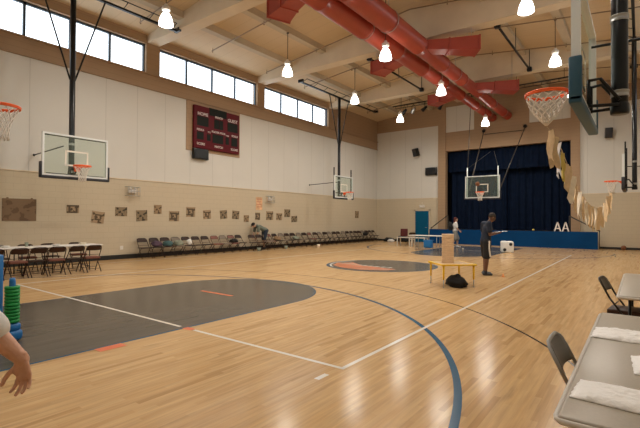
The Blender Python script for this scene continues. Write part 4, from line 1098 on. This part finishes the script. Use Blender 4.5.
def person(label, loc, rz, H, J, skin, shirt, shorts, shoe, hair, voxel=.009, sleeve=.75, legcut=1.0, cap_=None, long_hair=False, stripe_=False, hands=None, dress=False, category='person', head_fwd=(1, 0, -.1), head_up=(0, 0, 1), bare=None):
    """J: joints in local space facing +X"""
    t = thing('person', label, category, loc, rz)
    b = MB(); g = lambda k: V(J[k])
    side = (0, 1, 0); tw = (g('neck')-g('pelvis')).normalized()
    ch = g('pelvis').lerp(g('neck'), .62); wa = g('pelvis').lerp(g('neck'), .32)
    b.cap(g('pelvis')-tw*.02, wa, .155, .135, side, .68); b.cap(wa, ch, .135, .165, side, .66); b.cap(ch, g('neck')-tw*.07, .165, .12, side, .62)
    b.cap(g('neck')-tw*.05, g('head')-V(head_up)*.03, .060, .052)
    for s in 'lr':
        b.cap(g('neck')-tw*.06, g('sh_'+s), .06, .056); b.cap(g('sh_'+s), g('el_'+s), .055, .040); 
        m1 = g('el_'+s).lerp(g('wr_'+s), .3); b.cap(g('el_'+s), m1, .040, .043); b.cap(m1, g('wr_'+s), .043, .027)
        b.cap(g('hip_'+s), g('kn_'+s), .092, .058); m1 = g('kn_'+s).lerp(g('an_'+s), .32); b.cap(g('kn_'+s), m1, .056, .060); b.cap(m1, g('an_'+s), .060, .038)
        b.cap(g('an_'+s)+V((-.03, 0, -.03)), g('to_'+s), .040, .030, side, .7)
    P, R = head(b, g('head'), head_fwd, head_up)
    tips = {}
    for s in 'lr':
        hd = hands[s] if hands and s in hands else None
        dr = (g('wr_'+s)-g('el_'+s)).normalized()
        if hd: tips[s] = hand(b, g('wr_'+s), hd[0], hd[1], hd[2], **(hd[3] if len(hd) > 3 else {}))
        else: tips[s] = hand(b, g('wr_'+s), dr, (0, 1 if s == 'r' else -1, 0), (1, 0, 0))
    remeshed('body', b, skin, voxel, t, smooth=3)
    # shirt
    c = MB(); e = .018
    c.cap(g('pelvis')+tw*.0, wa, .165+e, .15+e, side, .72); c.cap(wa, ch, .15+e, .17+e, side, .70); c.cap(ch, g('neck')-tw*.07, .17+e, .12+e, side, .66)
    for s in 'lr':
        c.cap(g('neck')-tw*.07, g('sh_'+s), .062+e, .060+e); c.cap(g('sh_'+s), g('sh_'+s).lerp(g('el_'+s), sleeve), .058+e, .058+e)
    remeshed('shirt', c, shirt, .012, t, smooth=3)
    c = MB(); c.cap(g('pelvis')-tw*.06, g('pelvis')+tw*.03, .165, .165, side, .74)
    for s in 'lr':
        c.cap(g('hip_'+s), g('hip_'+s).lerp(g('kn_'+s), legcut*.92), .115, .098 if not dress else .14)
    sh = remeshed('shorts' if legcut < 1.3 else 'trousers', c, shorts, .012, t, smooth=3)
    if stripe_:
        for s in ('r', ):
            q = MB(); a, z_ = g('hip_'+s), g('kn_'+s); d_ = (z_-a); ph = V((.035, -.118, 0))
            pts = [a+d_*tt+V((.02+.07*max(0, tt-.4), -.112+.010*tt, 0)) for tt in (-.05, .2, .45, .7, .92)]
            for i in range(4): q.cap(pts[i], pts[i+1], .022, .022, (1, 0, 0), .35, n=8)
            obj('stripe', q, M['whitecloth'], sh)
    for s in 'lr':
        c = MB(); c.cap(g('an_'+s)+V((-.045, 0, -.035)), g('to_'+s)+V((.01, 0, 0)), .050, .042, side, .85); c.cap(g('an_'+s)+V((0, 0, .01)), g('an_'+s)+V((0, 0, -.03)), .05, .05)
        remeshed('shoe', c, shoe, .008, t, smooth=2)
    # hair
    c = MB()
    if cap_:
        c.ball(P(-.015, 0, .045), .104, 12, (1.02, .86, .85), R=R); c.cap(P(.06, 0, .055), P(.135, 0, .042), .062, .055, side=(R @ V((0, 1, 0))), ratio=.12)
        obj('cap', c, cap_, t)
    else:
        c.ball(P(-.026, 0, .040), .0975, 12, (1.0, .86, .98), R=R)
        if long_hair: c.cap(P(-.05, 0, .0), P(-.075, 0, -.14), .075, .05, side=(R @ V((0, 1, 0))), ratio=.8)
        o = obj('hair', c, hair, t)
    c = MB()
    for s in (-1, 1): c.ball(P(.083, s*.032, .002), .0105, 6)
    obj('eyes', c, M['eye'], t)
    c = MB(); c.cap(P(.093, -.02, -.055), P(.093, .02, -.055), .0045, .0045, n=8); obj('mouth', c, M['lip'], t)
    return t, tips

# man reading
hr = math.radians(37)
J = dict(pelvis=(0, 0, .98), neck=(.08, 0, 1.47), head=(.18, 0, 1.60), sh_l=(.02, .195, 1.43), sh_r=(.02, -.195, 1.43), el_l=(.02, .25, 1.14), el_r=(.02, -.25, 1.14), wr_l=(.26, .13, 1.17), wr_r=(.26, -.13, 1.17),
         hip_l=(0, .10, .93), hip_r=(0, -.10, .93), kn_l=(.04, .12, .50), kn_r=(-.01, -.11, .50), an_l=(.03, .14, .09), an_r=(-.05, -.12, .09), to_l=(.17, .16, .035), to_r=(.09, -.14, .035))
hd = {'l': ((1, -.3, .05), (0, 0, 1), (0, 1, .2), {}), 'r': ((1, .3, .05), (0, 0, 1), (0, -1, .2), {})}
person('man in navy t-shirt and black shorts with white stripe, standing and reading a paper', (-3.46, 12.28, 0), hr, 1.8, J, M['skin_b'], M['navy'], M['shorts_black'], M['shoe'], M['hairdark'], stripe_=True, hands=hd, head_fwd=(.8, 0, -.6), head_up=(.6, 0, .8), sleeve=.65, legcut=1.0)
b = MB(); b.box((0, 0, 0), (.26, .20, .004), Matrix.Rotation(-.12, 3, 'Y')); b.box((.01, .01, .004), (.26, .20, .002), Matrix.Rotation(-.1, 3, 'Y'))
o = obj('paper_sheet', b, M['paper'], loc=(-3.46+math.cos(hr)*.44, 12.28+math.sin(hr)*.44, 1.212)); o.rotation_euler = (0, 0, hr); tag(o, 'white sheets of paper held by the man in navy', 'paper')
# bending person by the wall
J = dict(pelvis=(-.12, 0, .98), neck=(.37, 0, 1.20), head=(.51, 0, 1.22), sh_l=(.32, .19, 1.14), sh_r=(.32, -.19, 1.14), el_l=(.36, .22, .87), el_r=(.36, -.22, .87), wr_l=(.42, .16, .63), wr_r=(.44, -.16, .65),
         hip_l=(-.12, .10, .92), hip_r=(-.12, -.10, .92), kn_l=(-.02, .12, .50), kn_r=(-.1, -.12, .50), an_l=(-.02, .13, .09), an_r=(-.18, -.13, .09), to_l=(.13, .15, .035), to_r=(-.04, -.15, .035))
person('person in grey-green t-shirt, dark shorts and black cap bending over the wall chairs', (-15.18, 15.38, 0), math.radians(252), 1.8, J, M['skin_c'], M['greencloth'], M['navyshorts'], M['shoe'], M['hairdark'], cap_=M['blackbag'], head_fwd=(.8, 0, -.75), head_up=(.7, 0, .8))
# walking person by the stage
J = dict(pelvis=(0, 0, .93), neck=(.03, 0, 1.40), head=(.045, 0, 1.555), sh_l=(.02, .17, 1.34), sh_r=(.02, -.17, 1.34), el_l=(-.10, .21, 1.09), el_r=(.05, -.22, 1.08), wr_l=(-.02, .20, .86), wr_r=(.20, -.18, .93),
         hip_l=(0, .09, .88), hip_r=(0, -.09, .88), kn_l=(.13, .10, .48), kn_r=(-.03, -.10, .48), an_l=(.14, .10, .10), an_r=(-.22, -.10, .14), to_l=(.29, .11, .035), to_r=(-.10, -.11, .05))
pw, _ = person('person in white t-shirt and grey shorts with dark red hair walking before the stage', (-8.25, 23.45, 0), math.radians(30), 1.68, J, M['skin_c'], M['whitecloth'], M['greycloth'], M['shoewhite'], M['hairred'], long_hair=True, dress=True)
o = lump('backpack', M['blackbag'], (0, 0, 0), (.26, .34, .46), 21, 'black backpack on the back of the walking person', 'bag')
o.location = (-8.25-math.cos(math.radians(30))*.26, 23.45-math.sin(math.radians(30))*.26, .95); o.rotation_euler = (0, 0, math.radians(30))

# foreground person at the left edge, mostly outside the frame; facing away (local frame = view frame)
yaw = -.6454
def vw(r, d, z): return V((r*math.cos(yaw)+d*math.sin(yaw), -r*math.sin(yaw)+d*math.cos(yaw), z))
base = vw(-1.93, 1.72, 0)
fwd = vw(.0, 1, 0); rgt = vw(1, 0, 0)
rzf = math.atan2(fwd.y, fwd.x)
Ri = Matrix.Rotation(-rzf, 3, 'Z')
def lc(r, d, z): p = vw(r, d, z)-base; p = Ri @ V((p.x, p.y, 0)); return (p.x, p.y, z)
J = dict(pelvis=(0, 0, .98), neck=(.02, 0, 1.50), head=(.05, 0, 1.66), sh_l=(.01, .19, 1.43), sh_r=(.01, -.19, 1.43), el_l=(-.02, .24, 1.15), wr_l=(.06, .26, .90),
         el_r=lc(-1.375, 1.76, 1.08), wr_r=lc(-1.243, 1.79, .937),
         hip_l=(0, .10, .93), hip_r=(0, -.10, .93), kn_l=(.03, .12, .50), kn_r=(.02, -.12, .50), an_l=(-.02, .13, .09), an_r=(-.02, -.13, .09), to_l=(.13, .15, .035), to_r=(.13, -.15, .035))
J['sh_r'] = (.01, -.20, 1.42)
hd = {'r': ((0, -.12, -1), (-1, -.25, -.05), (.1, 1, -.12), dict(size=.165, curl=(.30, .25, .22, .2), seg=.30, thumb_open=.95, fan=.26))}
person('person in a white t-shirt at the left edge, only the forearm and hand in view', tuple(base), rzf, 1.8, J, M['skin_a'], M['whitecloth'], M['greycloth'], M['shoe'], M['hairdark'], voxel=.0036, sleeve=1.03, hands=hd)

# fix label group of the lone chair
for o in bpy.data.objects:
    if o.get('group') == 'x': del o['group']

# ------------------------------------------------------------------ light, world, camera
wd_ = bpy.data.worlds.new('World'); SC.world = wd_; wd_.use_nodes = True
bg = wd_.node_tree.nodes['Background']; bg.inputs[0].default_value = (.90, .95, 1, 1); bg.inputs[1].default_value = 3.6
for X, sg in ((XL, -1), (XR, 1)):
    for (a, c) in BAYS:
        l = bpy.data.lights.new('window_portal', 'AREA'); l.shape = 'RECTANGLE'; l.size = c-a; l.size_y = ZH-ZS; l.cycles.is_portal = True
        lo = bpy.data.objects.new('window_portal', l); COL.objects.link(lo); lo.location = (X+sg*.25, (a+c)/2, (ZS+ZH)/2)
        lo.rotation_euler = (PI/2, 0, PI/2) if sg > 0 else (PI/2, 0, -PI/2)

cam = bpy.data.cameras.new('camera'); cam.sensor_width = 36; cam.lens = 426.085/640*36; cam.clip_end = 200; cam.clip_start = .05
co = bpy.data.objects.new('camera', cam); COL.objects.link(co)
pitch, roll = .01244, .00515
F = V((math.sin(yaw)*math.cos(pitch), math.cos(yaw)*math.cos(pitch), math.sin(pitch))); R_ = V((math.cos(yaw), -math.sin(yaw), 0)); U = R_.cross(F)
R2 = R_*math.cos(roll)+U*math.sin(roll); U2 = U*math.cos(roll)-R_*math.sin(roll)
mw = Matrix((R2, U2, -F)).transposed().to_4x4(); mw.translation = (0, 0, 1.5294); co.matrix_world = mw
SC.camera = co
SC.view_settings.view_transform = 'Standard'; SC.view_settings.look = 'None'; SC.view_settings.exposure = 0; SC.view_settings.gamma = 1
SC.view_settings.use_curve_mapping = False
SC.cycles.use_denoising = True
SC.cycles.max_bounces = 8; SC.cycles.diffuse_bounces = 5; SC.cycles.transparent_max_bounces = 16
SC.cycles.sample_clamp_indirect = 8
